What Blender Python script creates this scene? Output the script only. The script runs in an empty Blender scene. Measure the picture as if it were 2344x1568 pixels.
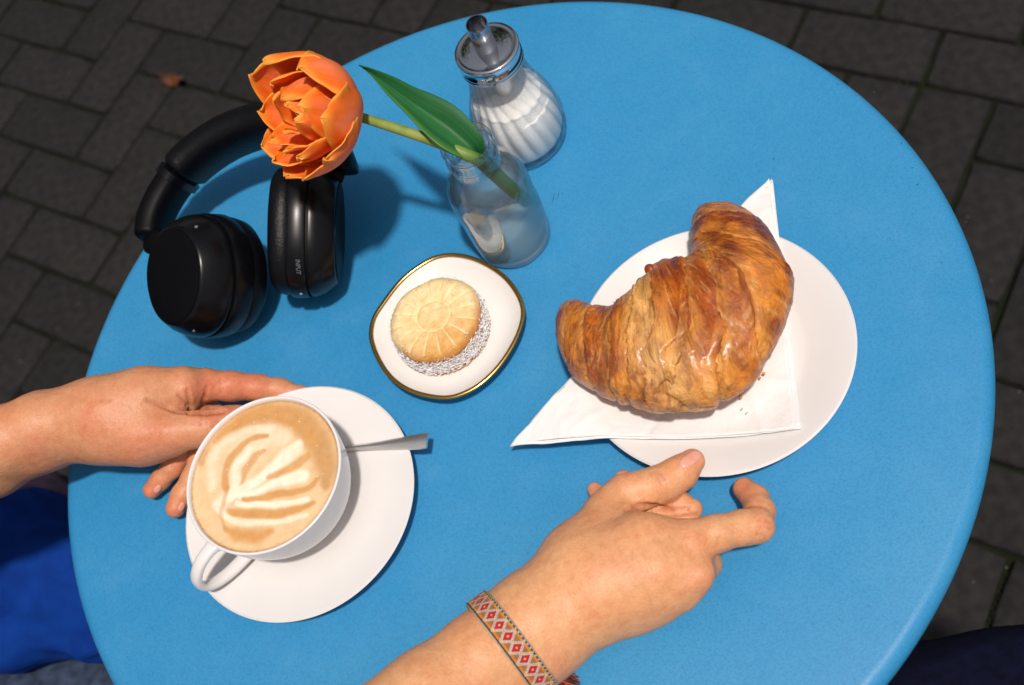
import bpy, bmesh, math, random
import numpy as np
from mathutils import Vector, Matrix
from mathutils.bvhtree import BVHTree
random.seed(7); rng = np.random.default_rng(7)
R = math.radians
V = Vector

# ---------------------------------------------------------------- camera, sky, sun, exposure
TZ = 0.72                                   # height of the table top above the pavement
TH, PH, FPX, HC = 0.5563471525, -0.5442237301, 2610.38, 0.612208
O = np.array([0, 0, TZ + HC])
Fd = np.array([0, math.sin(TH), -math.cos(TH)])
_r = np.array([1.0, 0, 0]); _u = np.cross(_r, Fd)
Rt = math.cos(PH)*_r + math.sin(PH)*_u
Up = -math.sin(PH)*_r + math.cos(PH)*_u
scn = bpy.context.scene
cam_d = bpy.data.cameras.new('camera'); cam = bpy.data.objects.new('camera', cam_d)
scn.collection.objects.link(cam); scn.camera = cam
M = Matrix(((Rt[0], Up[0], -Fd[0], O[0]), (Rt[1], Up[1], -Fd[1], O[1]), (Rt[2], Up[2], -Fd[2], O[2]), (0, 0, 0, 1)))
cam.matrix_world = M
cam_d.sensor_width = 36; cam_d.lens = 36*FPX/2344
cam_d.clip_start = 0.02; cam_d.clip_end = 200
cam_d.dof.use_dof = True; cam_d.dof.focus_distance = 0.66; cam_d.dof.aperture_fstop = 9.0

def ray(u, v):
    d = (u-1172)*Rt - (v-784)*Up + FPX*Fd
    return d/np.linalg.norm(d)
def P(u, v, h=0.0):
    """point of the place seen at photo position (u, v), at height h above the table top"""
    d = (u-1172)*Rt - (v-784)*Up + FPX*Fd
    return O + d*((TZ+h-O[2])/d[2])
def PX(p, px):
    """metres that px photo pixels measure at p"""
    return px*float(np.dot(np.asarray(p)-O, Fd))/FPX

SUNPIX = (1350, 1420)
sd = ray(*SUNPIX)
world = bpy.data.worlds.new('World'); scn.world = world; world.use_nodes = True
nt = world.node_tree; nt.nodes.clear()
sky = nt.nodes.new('ShaderNodeTexSky'); sky.sky_type = 'NISHITA'; sky.sun_disc = False
sky.sun_elevation = math.asin(-sd[2]); sky.sun_rotation = math.atan2(-sd[0], -sd[1])
sky.air_density = 1.0; sky.dust_density = 3.0; sky.ozone_density = 1.0
bg = nt.nodes.new('ShaderNodeBackground'); bg.inputs[1].default_value = 0.07
wo = nt.nodes.new('ShaderNodeOutputWorld')
hs = nt.nodes.new('ShaderNodeHueSaturation'); hs.inputs['Saturation'].default_value = .35     # bright overcast: little blue left in it
nt.links.new(sky.outputs[0], hs.inputs['Color']); nt.links.new(hs.outputs[0], bg.inputs[0]); nt.links.new(bg.outputs[0], wo.inputs[0])
sun_d = bpy.data.lights.new('sun', 'SUN'); sun = bpy.data.objects.new('sun', sun_d)
scn.collection.objects.link(sun)
sun_d.energy = 3.2; sun_d.angle = R(3.5); sun_d.color = (1.0, 0.92, 0.84)
sun.rotation_euler = V(-sd).to_track_quat('Z', 'Y').to_euler(); sun.location = (0, -1, 3)
scn.view_settings.view_transform = 'Standard'; scn.view_settings.look = 'None'
scn.view_settings.exposure = 0.04; scn.view_settings.gamma = 1; scn.view_settings.use_curve_mapping = False
try:
    scn.cycles.use_denoising = True
    scn.cycles.transparent_max_bounces = 24; scn.cycles.max_bounces = 14; scn.cycles.transmission_bounces = 12
    scn.cycles.sample_clamp_indirect = 6
except Exception: pass

# ---------------------------------------------------------------- helpers
def lin(r, g, b):
    f = lambda c: (c/255/12.92) if c/255 <= .04045 else ((c/255+.055)/1.055)**2.4
    return (f(r), f(g), f(b), 1)
def new_mat(name):
    m = bpy.data.materials.new(name); m.use_nodes = True
    return m, m.node_tree, m.node_tree.nodes['Principled BSDF']
def mat(name, col, rough=.5, metal=0.0, var=None, vscale=20, bump=0.0, bscale=200, attr=None, spec=.5, sss=0.0,
        coat=0.0, bdist=.001, rvar=0.0, objrand=0.0, bdetail=6, vdetail=5):
    m, t, b = new_mat(name); N = t.nodes; L = t.links
    tc = N.new('ShaderNodeTexCoord')
    b.inputs['Roughness'].default_value = rough; b.inputs['Metallic'].default_value = metal
    b.inputs['Specular IOR Level'].default_value = spec
    if coat: b.inputs['Coat Weight'].default_value = coat; b.inputs['Coat Roughness'].default_value = .08
    if sss:
        b.inputs['Subsurface Weight'].default_value = sss; b.inputs['Subsurface Radius'].default_value = (1, .35, .2)
        b.inputs['Subsurface Scale'].default_value = .004
    src = None
    if attr:
        a = N.new('ShaderNodeAttribute'); a.attribute_name = attr; src = a.outputs['Color']
    if var is not None:
        n = N.new('ShaderNodeTexNoise'); n.inputs['Scale'].default_value = vscale; n.inputs['Detail'].default_value = vdetail
        L.new(tc.outputs['Object'], n.inputs['Vector'])
        rp = N.new('ShaderNodeValToRGB'); rp.color_ramp.elements[0].position = .35; rp.color_ramp.elements[1].position = .65
        L.new(n.outputs['Fac'], rp.inputs[0])
        mx = N.new('ShaderNodeMix'); mx.data_type = 'RGBA'
        L.new(rp.outputs[0], mx.inputs['Factor'])
        if src is not None:
            mx.blend_type = 'MULTIPLY'; mx.inputs['Factor'].default_value = 1
            t.links.remove(mx.inputs['Factor'].links[0])
            rp.color_ramp.elements[0].color = var; rp.color_ramp.elements[1].color = (1, 1, 1, 1)
            L.new(src, mx.inputs['A']); L.new(rp.outputs[0], mx.inputs['B'])
        else:
            mx.inputs['A'].default_value = col; mx.inputs['B'].default_value = var
        src = mx.outputs['Result']
        if rvar:
            mr = N.new('ShaderNodeMapRange'); mr.inputs['To Min'].default_value = rough-rvar; mr.inputs['To Max'].default_value = rough+rvar
            L.new(n.outputs['Fac'], mr.inputs['Value']); L.new(mr.outputs[0], b.inputs['Roughness'])
    if objrand:
        oi = N.new('ShaderNodeObjectInfo'); mr = N.new('ShaderNodeMapRange')
        mr.inputs['To Min'].default_value = 1-objrand; mr.inputs['To Max'].default_value = 1+objrand
        L.new(oi.outputs['Random'], mr.inputs['Value'])
        mx = N.new('ShaderNodeMix'); mx.data_type = 'RGBA'; mx.blend_type = 'MULTIPLY'; mx.inputs['Factor'].default_value = 1
        if src is not None: L.new(src, mx.inputs['A'])
        else: mx.inputs['A'].default_value = col
        L.new(mr.outputs[0], mx.inputs['B']); src = mx.outputs['Result']
    if src is not None: L.new(src, b.inputs['Base Color'])
    else: b.inputs['Base Color'].default_value = col
    if bump:
        n = N.new('ShaderNodeTexNoise'); n.inputs['Scale'].default_value = bscale; n.inputs['Detail'].default_value = bdetail
        n.inputs['Roughness'].default_value = .6
        L.new(tc.outputs['Object'], n.inputs['Vector'])
        bp = N.new('ShaderNodeBump'); bp.inputs['Strength'].default_value = bump; bp.inputs['Distance'].default_value = bdist
        L.new(n.outputs['Fac'], bp.inputs['Height']); L.new(bp.outputs[0], b.inputs['Normal'])
    return m
def glass_mat(name, tint=(.97, .99, .985, 1), clear=.6, ior=1.45, rough=0.0, fpow=4.0, fgain=.85, glare_mix=0.0, edge=(.30, .42, .46, 1), bend=1.0):
    m, t, b = new_mat(name); N = t.nodes; L = t.links; N.remove(b)
    out = N['Material Output']
    lw = N.new('ShaderNodeLayerWeight'); lw.inputs['Blend'].default_value = .5
    tr = N.new('ShaderNodeBsdfTransparent'); tr.inputs[0].default_value = tint
    rf = N.new('ShaderNodeBsdfRefraction'); rf.inputs['Color'].default_value = tint; rf.inputs['IOR'].default_value = ior
    rf.inputs['Roughness'].default_value = rough
    gl = N.new('ShaderNodeBsdfGlossy'); gl.inputs['Roughness'].default_value = .02 + rough
    pw = N.new('ShaderNodeMath'); pw.operation = 'POWER'; pw.inputs[1].default_value = fpow; L.new(lw.outputs['Facing'], pw.inputs[0])
    fr = N.new('ShaderNodeMath'); fr.operation = 'MULTIPLY_ADD'; fr.inputs[1].default_value = fgain; fr.inputs[2].default_value = .035; L.new(pw.outputs[0], fr.inputs[0])
    m1 = N.new('ShaderNodeMixShader'); m1.inputs[0].default_value = 1-clear
    p2 = N.new('ShaderNodeMath'); p2.operation = 'POWER'; p2.inputs[1].default_value = 3.0; L.new(lw.outputs['Facing'], p2.inputs[0])
    fm = N.new('ShaderNodeMath'); fm.operation = 'MULTIPLY_ADD'; fm.use_clamp = True; fm.inputs[1].default_value = bend; fm.inputs[2].default_value = 1-clear; L.new(p2.outputs[0], fm.inputs[0]); L.new(fm.outputs[0], m1.inputs[0])
    pe = N.new('ShaderNodeMath'); pe.operation = 'POWER'; pe.inputs[1].default_value = 5.0; L.new(lw.outputs['Facing'], pe.inputs[0])   # long way through the wall at the edges
    te = N.new('ShaderNodeMix'); te.data_type = 'RGBA'; te.inputs['A'].default_value = tint; te.inputs['B'].default_value = edge
    L.new(pe.outputs[0], te.inputs['Factor']); L.new(te.outputs['Result'], tr.inputs[0])
    m2 = N.new('ShaderNodeMixShader')
    L.new(tr.outputs[0], m1.inputs[1]); L.new(rf.outputs[0], m1.inputs[2])
    L.new(fr.outputs[0], m2.inputs[0]); L.new(m1.outputs[0], m2.inputs[1]); L.new(gl.outputs[0], m2.inputs[2])
    last = m2.outputs[0]
    if glare_mix:
        df = N.new('ShaderNodeBsdfDiffuse'); df.inputs[0].default_value = (.85, .88, .88, 1)  # diffuse white painted in for caustics and glare in glass and water
        m3 = N.new('ShaderNodeMixShader'); m3.inputs[0].default_value = glare_mix; L.new(last, m3.inputs[1]); L.new(df.outputs[0], m3.inputs[2]); last = m3.outputs[0]
    L.new(last, out.inputs[0])
    return m

def mesh_obj(name, verts, faces, m, parent=None, smooth=35, cols=None, uvs=None, mats=None, mi=None):
    me = bpy.data.meshes.new(name)
    me.from_pydata([tuple(map(float, v)) for v in verts], [], [tuple(map(int, f)) for f in faces]); me.update()
    if cols is not None:
        ca = me.color_attributes.new('Col', 'FLOAT_COLOR', 'POINT')
        c = np.ones((len(verts), 4), np.float32); c[:, :3] = np.asarray(cols)[:, :3]
        ca.data.foreach_set('color', c.ravel())
    if uvs is not None:
        ul = me.uv_layers.new(name='UVMap'); li = np.zeros(len(me.loops), np.int32); me.loops.foreach_get('vertex_index', li)
        ul.data.foreach_set('uv', np.asarray(uvs, np.float32)[li].ravel())
    bm = bmesh.new(); bm.from_mesh(me); bmesh.ops.recalc_face_normals(bm, faces=bm.faces); bm.to_mesh(me); bm.free()
    if m is not None: me.materials.append(m)
    if smooth:
        me.shade_smooth()
        if smooth < 180: me.set_sharp_from_angle(angle=R(smooth))
    o = bpy.data.objects.new(name, me); scn.collection.objects.link(o)
    if parent is not None: attach(o, parent)
    return o
def attach(o, parent):
    o.parent = parent; o.matrix_parent_inverse = parent.matrix_basis.inverted()
def empty(name, loc):
    o = bpy.data.objects.new(name, None); scn.collection.objects.link(o); o.location = V(tuple(map(float, loc)))
    o.empty_display_size = .02
    return o
def tag(o, label=None, cat=None, group=None, kind=None):
    if label: o['label'] = label
    if cat: o['category'] = cat
    if group: o['group'] = group
    if kind: o['kind'] = kind
    return o
def loft(rings, closed=True, cap0=True, cap1=True):
    n = len(rings[0]); vs = [p for r in rings for p in r]; fs = []
    k = n if closed else n-1
    for i in range(len(rings)-1):
        for j in range(k):
            a = i*n+j; b = i*n+(j+1) % n
            fs.append((a, b, b+n, a+n))
    if cap0: fs.append(tuple(range(n))[::-1])
    if cap1: fs.append(tuple((len(rings)-1)*n+j for j in range(n)))
    return vs, fs
def unit(v): v = np.asarray(v, float); return v/np.linalg.norm(v)
def frame(axis, hint=(0, 0, 1)):
    z = unit(axis); x = np.cross(hint, z)
    if np.linalg.norm(x) < 1e-4: x = np.cross((0, 1, 0), z)
    x = unit(x); return x, np.cross(z, x), z
def lathe(profile, origin, axis=(0, 0, 1), seg=96, sx=1, sy=1, hint=(0, 1, 0), rfun=None, close_ends=True):
    """profile: (r, z) from one pole/end to the other"""
    X, Y, Z = frame(axis, hint); origin = np.asarray(origin, float); rings = []
    a = np.linspace(0, 2*math.pi, seg, endpoint=False)
    for (r, z) in profile:
        rr = r if rfun is None else np.array([rfun(r, z, t) for t in a])
        rings.append(origin + np.outer(np.cos(a)*rr*sx, X) + np.outer(np.sin(a)*rr*sy, Y) + z*Z)
    return loft(rings, True, close_ends and profile[0][0] < 1e-3 or close_ends, close_ends)
def smoothpath(pts, n, ends=True):
    """Catmull-Rom through rows of pts"""
    p = np.asarray(pts, float); p = np.vstack([2*p[0]-p[1], p, 2*p[-1]-p[-2]])
    out = []
    for t in np.linspace(0, len(pts)-1-1e-9, n):
        i = int(t); f = t-i; a, b, c, d = p[i:i+4]
        out.append(.5*((2*b)+(-a+c)*f+(2*a-5*b+4*c-d)*f*f+(-a+3*b-3*c+d)*f**3))
    return np.array(out)
def tube(path, radii, seg=16, wid=1.0, hint=(0, 0, 1), power=2.0, cap=True):
    """path (n,3); radii scalar or (n,); wid = ratio of the half-width along the sideways direction"""
    path = np.asarray(path, float); n = len(path)
    radii = np.full(n, radii, float) if np.isscalar(radii) else np.asarray(radii, float)
    wid = np.full(n, wid, float) if np.isscalar(wid) else np.asarray(wid, float)
    T = np.gradient(path, axis=0); rings = []
    a = np.linspace(0, 2*math.pi, seg, endpoint=False)
    ca, sa = np.cos(a), np.sin(a)
    ca = np.sign(ca)*abs(ca)**(2/power); sa = np.sign(sa)*abs(sa)**(2/power)
    h = None
    for i in range(n):
        t = unit(T[i])
        if h is None: h = np.asarray(hint, float)
        y = h-np.dot(h, t)*t; y = unit(y); h = y; x = np.cross(y, t)
        rings.append(path[i]+np.outer(ca*radii[i]*wid[i], x)+np.outer(sa*radii[i], y))
    return loft(rings, True, cap, cap)
def join(parts):
    vs = []; fs = []
    for v, f in parts:
        o = len(vs); vs += [tuple(p) for p in v]; fs += [tuple(i+o for i in q) for q in f]
    return vs, fs
def hashn(ix, iy, iz, s=0):
    h = (ix*374761393+iy*668265263+iz*2147483647+s*1274126177) & 0xffffffff
    h = ((h ^ (h >> 13))*1274126177) & 0xffffffff
    return ((h ^ (h >> 16)) & 0xffff)/65535.0
def noise3(p, s=0):
    p = np.asarray(p, float); i = np.floor(p).astype(np.int64); f = p-i; f = f*f*(3-2*f); r = 0
    for dx in (0, 1):
        for dy in (0, 1):
            for dz in (0, 1):
                w = (f[..., 0] if dx else 1-f[..., 0])*(f[..., 1] if dy else 1-f[..., 1])*(f[..., 2] if dz else 1-f[..., 2])
                r = r+w*hashn(i[..., 0]+dx, i[..., 1]+dy, i[..., 2]+dz, s)
    return r*2-1
def fbm(p, o=4, s=0):
    r = 0; a = 1.0; t = 0
    for k in range(o):
        r = r+a*noise3(np.asarray(p)*2**k, s+k); t += a; a *= .5
    return r/t
def mixc(a, b, t):
    t = np.clip(np.asarray(t, float), 0, 1)[..., None]; return np.asarray(a)[..., :3]*(1-t)+np.asarray(b)[..., :3]*t
def sstep(a, b, x): t = np.clip((np.asarray(x, float)-a)/(b-a), 0, 1); return t*t*(3-2*t)

# ---- signed distance bodies meshed with surface nets (one continuous skin)
def sdf_eval(groups, p):
    """groups: list of (k, [ (a, b, ra, rb) ... ], kjoin): cones smooth-joined by k inside a group, groups joined by kjoin"""
    tot = None
    for k, cones, kj in groups:
        d = None
        for a, b, ra, rb in cones:
            ab = b-a; l = float(ab@ab)
            t = np.clip(((p-a)@ab)/max(l, 1e-12), 0, 1)
            q = p-a-t[..., None]*ab
            dd = np.sqrt((q*q).sum(-1))-(ra+(rb-ra)*t)
            if d is None: d = dd
            else:
                h = np.clip(.5+.5*(dd-d)/k, 0, 1); d = dd*(1-h)+d*h-k*h*(1-h)
        if tot is None: tot = d
        else:
            h = np.clip(.5+.5*(d-tot)/kj, 0, 1); tot = d*(1-h)+tot*h-kj*h*(1-h)
    return tot
def surface_nets(groups, vox):
    P0 = np.array([c[i] for g in groups for c in g[1] for i in (0, 1)]); rad = max(max(c[2], c[3]) for g in groups for c in g[1])
    lo = P0.min(0)-rad-3*vox; hi = P0.max(0)+rad+3*vox
    nx, ny, nz = np.ceil((hi-lo)/vox).astype(int)+1
    gx, gy, gz = [lo[i]+vox*np.arange(n) for i, n in enumerate((nx, ny, nz))]
    D = np.empty((nx, ny, nz), np.float32)
    for i in range(0, nx, 8):
        g = np.stack(np.meshgrid(gx[i:i+8], gy, gz, indexing='ij'), -1)
        D[i:i+8] = sdf_eval(groups, g)
    S = D < 0
    c = np.zeros((nx-1, ny-1, nz-1), np.int8)
    for dx in (0, 1):
        for dy in (0, 1):
            for dz in (0, 1): c += S[dx:nx-1+dx, dy:ny-1+dy, dz:nz-1+dz]
    act = (c > 0) & (c < 8); idx = -np.ones(act.shape, np.int64); ii = np.argwhere(act); idx[act] = np.arange(len(ii))
    pos = lo+vox*(ii+.5)
    for _ in range(4):
        e = vox*.25; d = sdf_eval(groups, pos)
        g = np.stack([sdf_eval(groups, pos+np.eye(3)[k]*e)-sdf_eval(groups, pos-np.eye(3)[k]*e) for k in range(3)], -1)/(2*e)
        gn = np.maximum((g*g).sum(-1), .2); stp = -(d/gn)[:, None]*g
        pos = pos+np.clip(stp, -vox, vox)
    F = []
    for ax in range(3):
        a = [slice(1, -1)]*3; a[ax] = slice(0, -1); b = [slice(1, -1)]*3; b[ax] = slice(1, None)
        s0 = S[tuple(a)]; s1 = S[tuple(b)]; e = np.argwhere(s0 != s1)
        off = np.ones(3, int); off[ax] = 0; base = e+off
        u, w = [k for k in range(3) if k != ax]
        def cell(du, dw):
            q = base.copy(); q[:, u] -= du; q[:, w] -= dw; return idx[q[:, 0], q[:, 1], q[:, 2]]
        F.append(np.stack([cell(0, 0), cell(1, 0), cell(1, 1), cell(0, 1)], 1))
    F = np.vstack(F)
    return pos, F[(F >= 0).all(1)]
def project(p):
    q = np.asarray(p)-O; z = q@Fd
    return np.stack([1172+FPX*(q@Rt)/z, 784-FPX*(q@Up)/z], -1)
def node(u, v, h, rpx):
    p = P(u, v, h); return p, PX(p, rpx)
def chain(nodes):
    q = [node(*n) for n in nodes]
    return [(q[i][0], q[i+1][0], q[i][1], q[i+1][1]) for i in range(len(q)-1)]
def seg_dist(p, poly):
    d = np.full(len(p), 1e9)
    for a, b in zip(poly[:-1], poly[1:]):
        a = np.array(a, float); b = np.array(b, float); ab = b-a
        t = np.clip(((p-a)@ab)/(ab@ab), 0, 1); d = np.minimum(d, np.hypot(*(p-a-t[:, None]*ab).T))
    return d
# ---------------------------------------------------------------- materials
m_table = mat('powder_coated_blue', lin(58, 144, 196), .45, var=lin(62, 147, 198), vscale=9, bump=.35, bscale=1400, bdist=.0003, spec=.45, rvar=.05)
m_porc = mat('white_porcelain', (.76, .735, .722, 1), .14, spec=.5, var=(.745, .718, .705, 1), vscale=30)
m_porc2 = mat('cream_porcelain', (.80, .765, .735, 1), .2, spec=.5)
m_paver = mat('falloff_dark_paver', (.0085, .0079, .0075, 1), .85, var=(.0175, .0163, .0153, 1), vscale=60, bump=.8, bscale=420, bdist=.002, objrand=.18, vdetail=8, spec=.3)  # far darker than real concrete: flash falloff towards the ground put into the colour
m_dirt = mat('joint_dirt', (.008, .0075, .006, 1), .95, var=(.012, .018, .007, 1), vscale=14, bump=.8, bscale=300, bdist=.003, spec=.1)
m_black = mat('matte_black_plastic', (.0022, .0022, .0030, 1), .5, bump=.12, bscale=1800, bdist=.0002, spec=.12)
m_black2 = mat('smooth_black_plastic', (.0028, .0026, .0034, 1), .27, bump=.08, bscale=1500, bdist=.0002, spec=.24, var=(.004, .0036, .0045, 1), vscale=60)
m_leath = mat('black_leatherette', (.0028, .0026, .0036, 1), .38, bump=.7, bscale=620, bdist=.0005, spec=.24)
m_print = mat('grey_print', (.13, .13, .14, 1), .6)
m_chrome = mat('polished_chrome', (.78, .78, .80, 1), .07, metal=1, bump=.06, bscale=90, bdist=.0006)
m_steel = mat('brushed_steel', (.80, .78, .76, 1), .45, metal=1, bump=.12, bscale=150, bdist=.0004)
m_gold = mat('gold_rim', (.60, .40, .12, 1), .24, metal=1, bump=.2, bscale=140, bdist=.0005)
m_glass = glass_mat('clear_glass', clear=.99, fpow=2.4, fgain=.9, glare_mix=.008, bend=1.1, edge=(.42, .55, .60, 1))
m_glass2 = glass_mat('ribbed_glass', tint=(.995, .998, .995, 1), clear=.985, fpow=3.4, fgain=.8, bend=.35, edge=(.45, .50, .52, 1))
m_water = glass_mat('water', tint=(.99, 1, 1, 1), clear=.96, fpow=2.2, fgain=.9, glare_mix=.03, edge=(.72, .84, .88, 1), bend=.5, ior=1.33)
m_base = glass_mat('thick_glass_base', tint=(.98, 1, 1, 1), clear=.9, fpow=2.0, fgain=.9, glare_mix=.30, bend=.5)  # whitened to stand in for flash light reflected inside the base
m_spout = mat('spout_steel', (.40, .41, .44, 1), .16, metal=1, bump=.1, bscale=120, bdist=.0004)
m_pebble = mat('pale_grit', (.12, .11, .10, 1), .9, objrand=.3)
m_sugar = mat('white_sugar', (.92, .90, .89, 1), .7, bump=1.0, bscale=900, bdist=.0008, sss=0)
m_col = mat('skin', None, .43, attr='Col', var=(.90, .84, .81, 1), vscale=70, bump=.6, bscale=520, bdist=.0006, spec=.33, sss=.06)
m_nail = mat('fingernail', lin(232, 172, 150), .28, spec=.5, var=lin(222, 150, 128), vscale=120)
m_crois = mat('croissant_crust', None, .33, attr='Col', var=(.74, .64, .52, 1), vscale=130, bump=.55, bscale=330, bdist=.0012, spec=.5, rvar=.13, coat=.15)
def crust():
    m, t, b = new_mat('croissant_crust'); N = t.nodes; L = t.links
    a = N.new('ShaderNodeAttribute'); a.attribute_name = 'Col'
    uv = N.new('ShaderNodeUVMap'); mp = N.new('ShaderNodeMapping'); mp.inputs['Scale'].default_value = (6.0, 21.0, 1)   # u round the roll, v along it
    L.new(uv.outputs[0], mp.inputs[0])
    n1 = N.new('ShaderNodeTexNoise'); n1.inputs['Scale'].default_value = 1.6; n1.inputs['Detail'].default_value = 9; n1.inputs['Roughness'].default_value = .68; n1.inputs['Distortion'].default_value = 1.1
    L.new(mp.outputs[0], n1.inputs['Vector'])
    tc = N.new('ShaderNodeTexCoord')
    n2 = N.new('ShaderNodeTexNoise'); n2.inputs['Scale'].default_value = 260; n2.inputs['Detail'].default_value = 6; L.new(tc.outputs['Object'], n2.inputs['Vector'])
    v1 = N.new('ShaderNodeTexVoronoi'); v1.feature = 'DISTANCE_TO_EDGE'; v1.inputs['Scale'].default_value = 1.9
    wv = N.new('ShaderNodeMix'); wv.data_type = 'RGBA'; wv.inputs['Factor'].default_value = .5
    L.new(mp.outputs[0], wv.inputs['A']); L.new(n1.outputs['Color'], wv.inputs['B']); L.new(mp.outputs[0], v1.inputs['Vector'])
    r1 = N.new('ShaderNodeValToRGB'); r1.color_ramp.elements[0].position = .36; r1.color_ramp.elements[0].color = (.36, .17, .06, 1); r1.color_ramp.elements[1].position = .60; r1.color_ramp.elements[1].color = (1.22, 1.10, .88, 1)
    L.new(n1.outputs['Fac'], r1.inputs[0])
    mx = N.new('ShaderNodeMix'); mx.data_type = 'RGBA'; mx.blend_type = 'MULTIPLY'; mx.inputs['Factor'].default_value = .62
    L.new(a.outputs['Color'], mx.inputs['A']); L.new(r1.outputs[0], mx.inputs['B']); L.new(mx.outputs['Result'], b.inputs['Base Color'])
    mr = N.new('ShaderNodeMapRange'); mr.inputs['From Min'].default_value = .35; mr.inputs['From Max'].default_value = .65; mr.inputs['To Min'].default_value = .10; mr.inputs['To Max'].default_value = .44
    L.new(n2.outputs['Fac'], mr.inputs['Value']); L.new(mr.outputs[0], b.inputs['Roughness'])
    b.inputs['Specular IOR Level'].default_value = .5; b.inputs['Coat Weight'].default_value = .30; b.inputs['Coat Roughness'].default_value = .24
    r2 = N.new('ShaderNodeValToRGB'); r2.color_ramp.elements[1].position = .10; L.new(v1.outputs['Distance'], r2.inputs[0])
    b1 = N.new('ShaderNodeBump'); b1.inputs['Strength'].default_value = 1.0; b1.inputs['Distance'].default_value = .0030; L.new(n1.outputs['Fac'], b1.inputs['Height'])
    b2 = N.new('ShaderNodeBump'); b2.inputs['Strength'].default_value = .45; b2.inputs['Distance'].default_value = .0008; L.new(n2.outputs['Fac'], b2.inputs['Height']); L.new(b1.outputs[0], b2.inputs['Normal'])
    b3 = N.new('ShaderNodeBump'); b3.inputs['Strength'].default_value = .35; b3.inputs['Distance'].default_value = .0006; L.new(r2.outputs[0], b3.inputs['Height']); L.new(b2.outputs[0], b3.inputs['Normal'])
    L.new(b3.outputs[0], b.inputs['Normal'])
    return m
m_crois = crust()
m_petal = mat('tulip_petal', None, .5, attr='Col', var=(.93, .84, .78, 1), vscale=90, bump=.25, bscale=260, bdist=.0006, spec=.3, sss=.12)
m_leaf = mat('tulip_leaf', None, .52, attr='Col', var=(.82, .88, .8, 1), vscale=40, bump=.2, bscale=200, bdist=.0005, spec=.35)
m_paper = mat('white_paper_napkin', (.80, .78, .772, 1), .9, bump=.6, bscale=210, bdist=.0010, spec=.15)
m_milk = mat('milk_foam', None, .48, attr='Col', var=(.95, .90, .84, 1), vscale=230, bump=.25, bscale=700, bdist=.0004, spec=.4)
m_biscuit = mat('biscuit', None, .75, attr='Col', var=(.88, .78, .64, 1), vscale=260, bump=.9, bscale=500, bdist=.0008, spec=.25)
m_jam = mat('jam_filling', (.42, .34, .31, 1), .6, var=(.66, .60, .57, 1), vscale=300, bump=.8, bscale=420, bdist=.0015)
m_coco = mat('coconut_flake', (.86, .84, .84, 1), .6)
m_blue = mat('blue_cotton', lin(8, 46, 122), .85, var=lin(12, 58, 140), vscale=40, bump=.6, bscale=900, bdist=.0006, spec=.1)
m_denim = mat('grey_denim', lin(38, 48, 66), .85, var=lin(62, 74, 98), vscale=90, bump=.6, bscale=700, bdist=.0008, spec=.15)
m_purp = mat('purple_cloth', lin(34, 20, 42), .85, var=lin(46, 30, 54), vscale=60, bump=.5, bscale=500, bdist=.001)
m_navy = mat('navy_cloth', lin(9, 11, 30), .9, var=lin(14, 17, 40), vscale=120, bump=.6, bscale=800, bdist=.0008, spec=.1)
m_scr = mat('scratch', lin(28, 70, 105), .6)
m_rust = mat('withered_leaf', lin(96, 48, 14), .7, var=lin(40, 12, 6), vscale=60)
m_moss = mat('moss', lin(34, 44, 24), .9, var=lin(60, 70, 36), vscale=200, bump=1, bscale=500, bdist=.002)
m_violet = mat('violet_print', lin(135, 70, 130), .3, var=lin(190, 130, 180), vscale=500)
m_green_print = mat('green_print', lin(120, 150, 125), .3)

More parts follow.
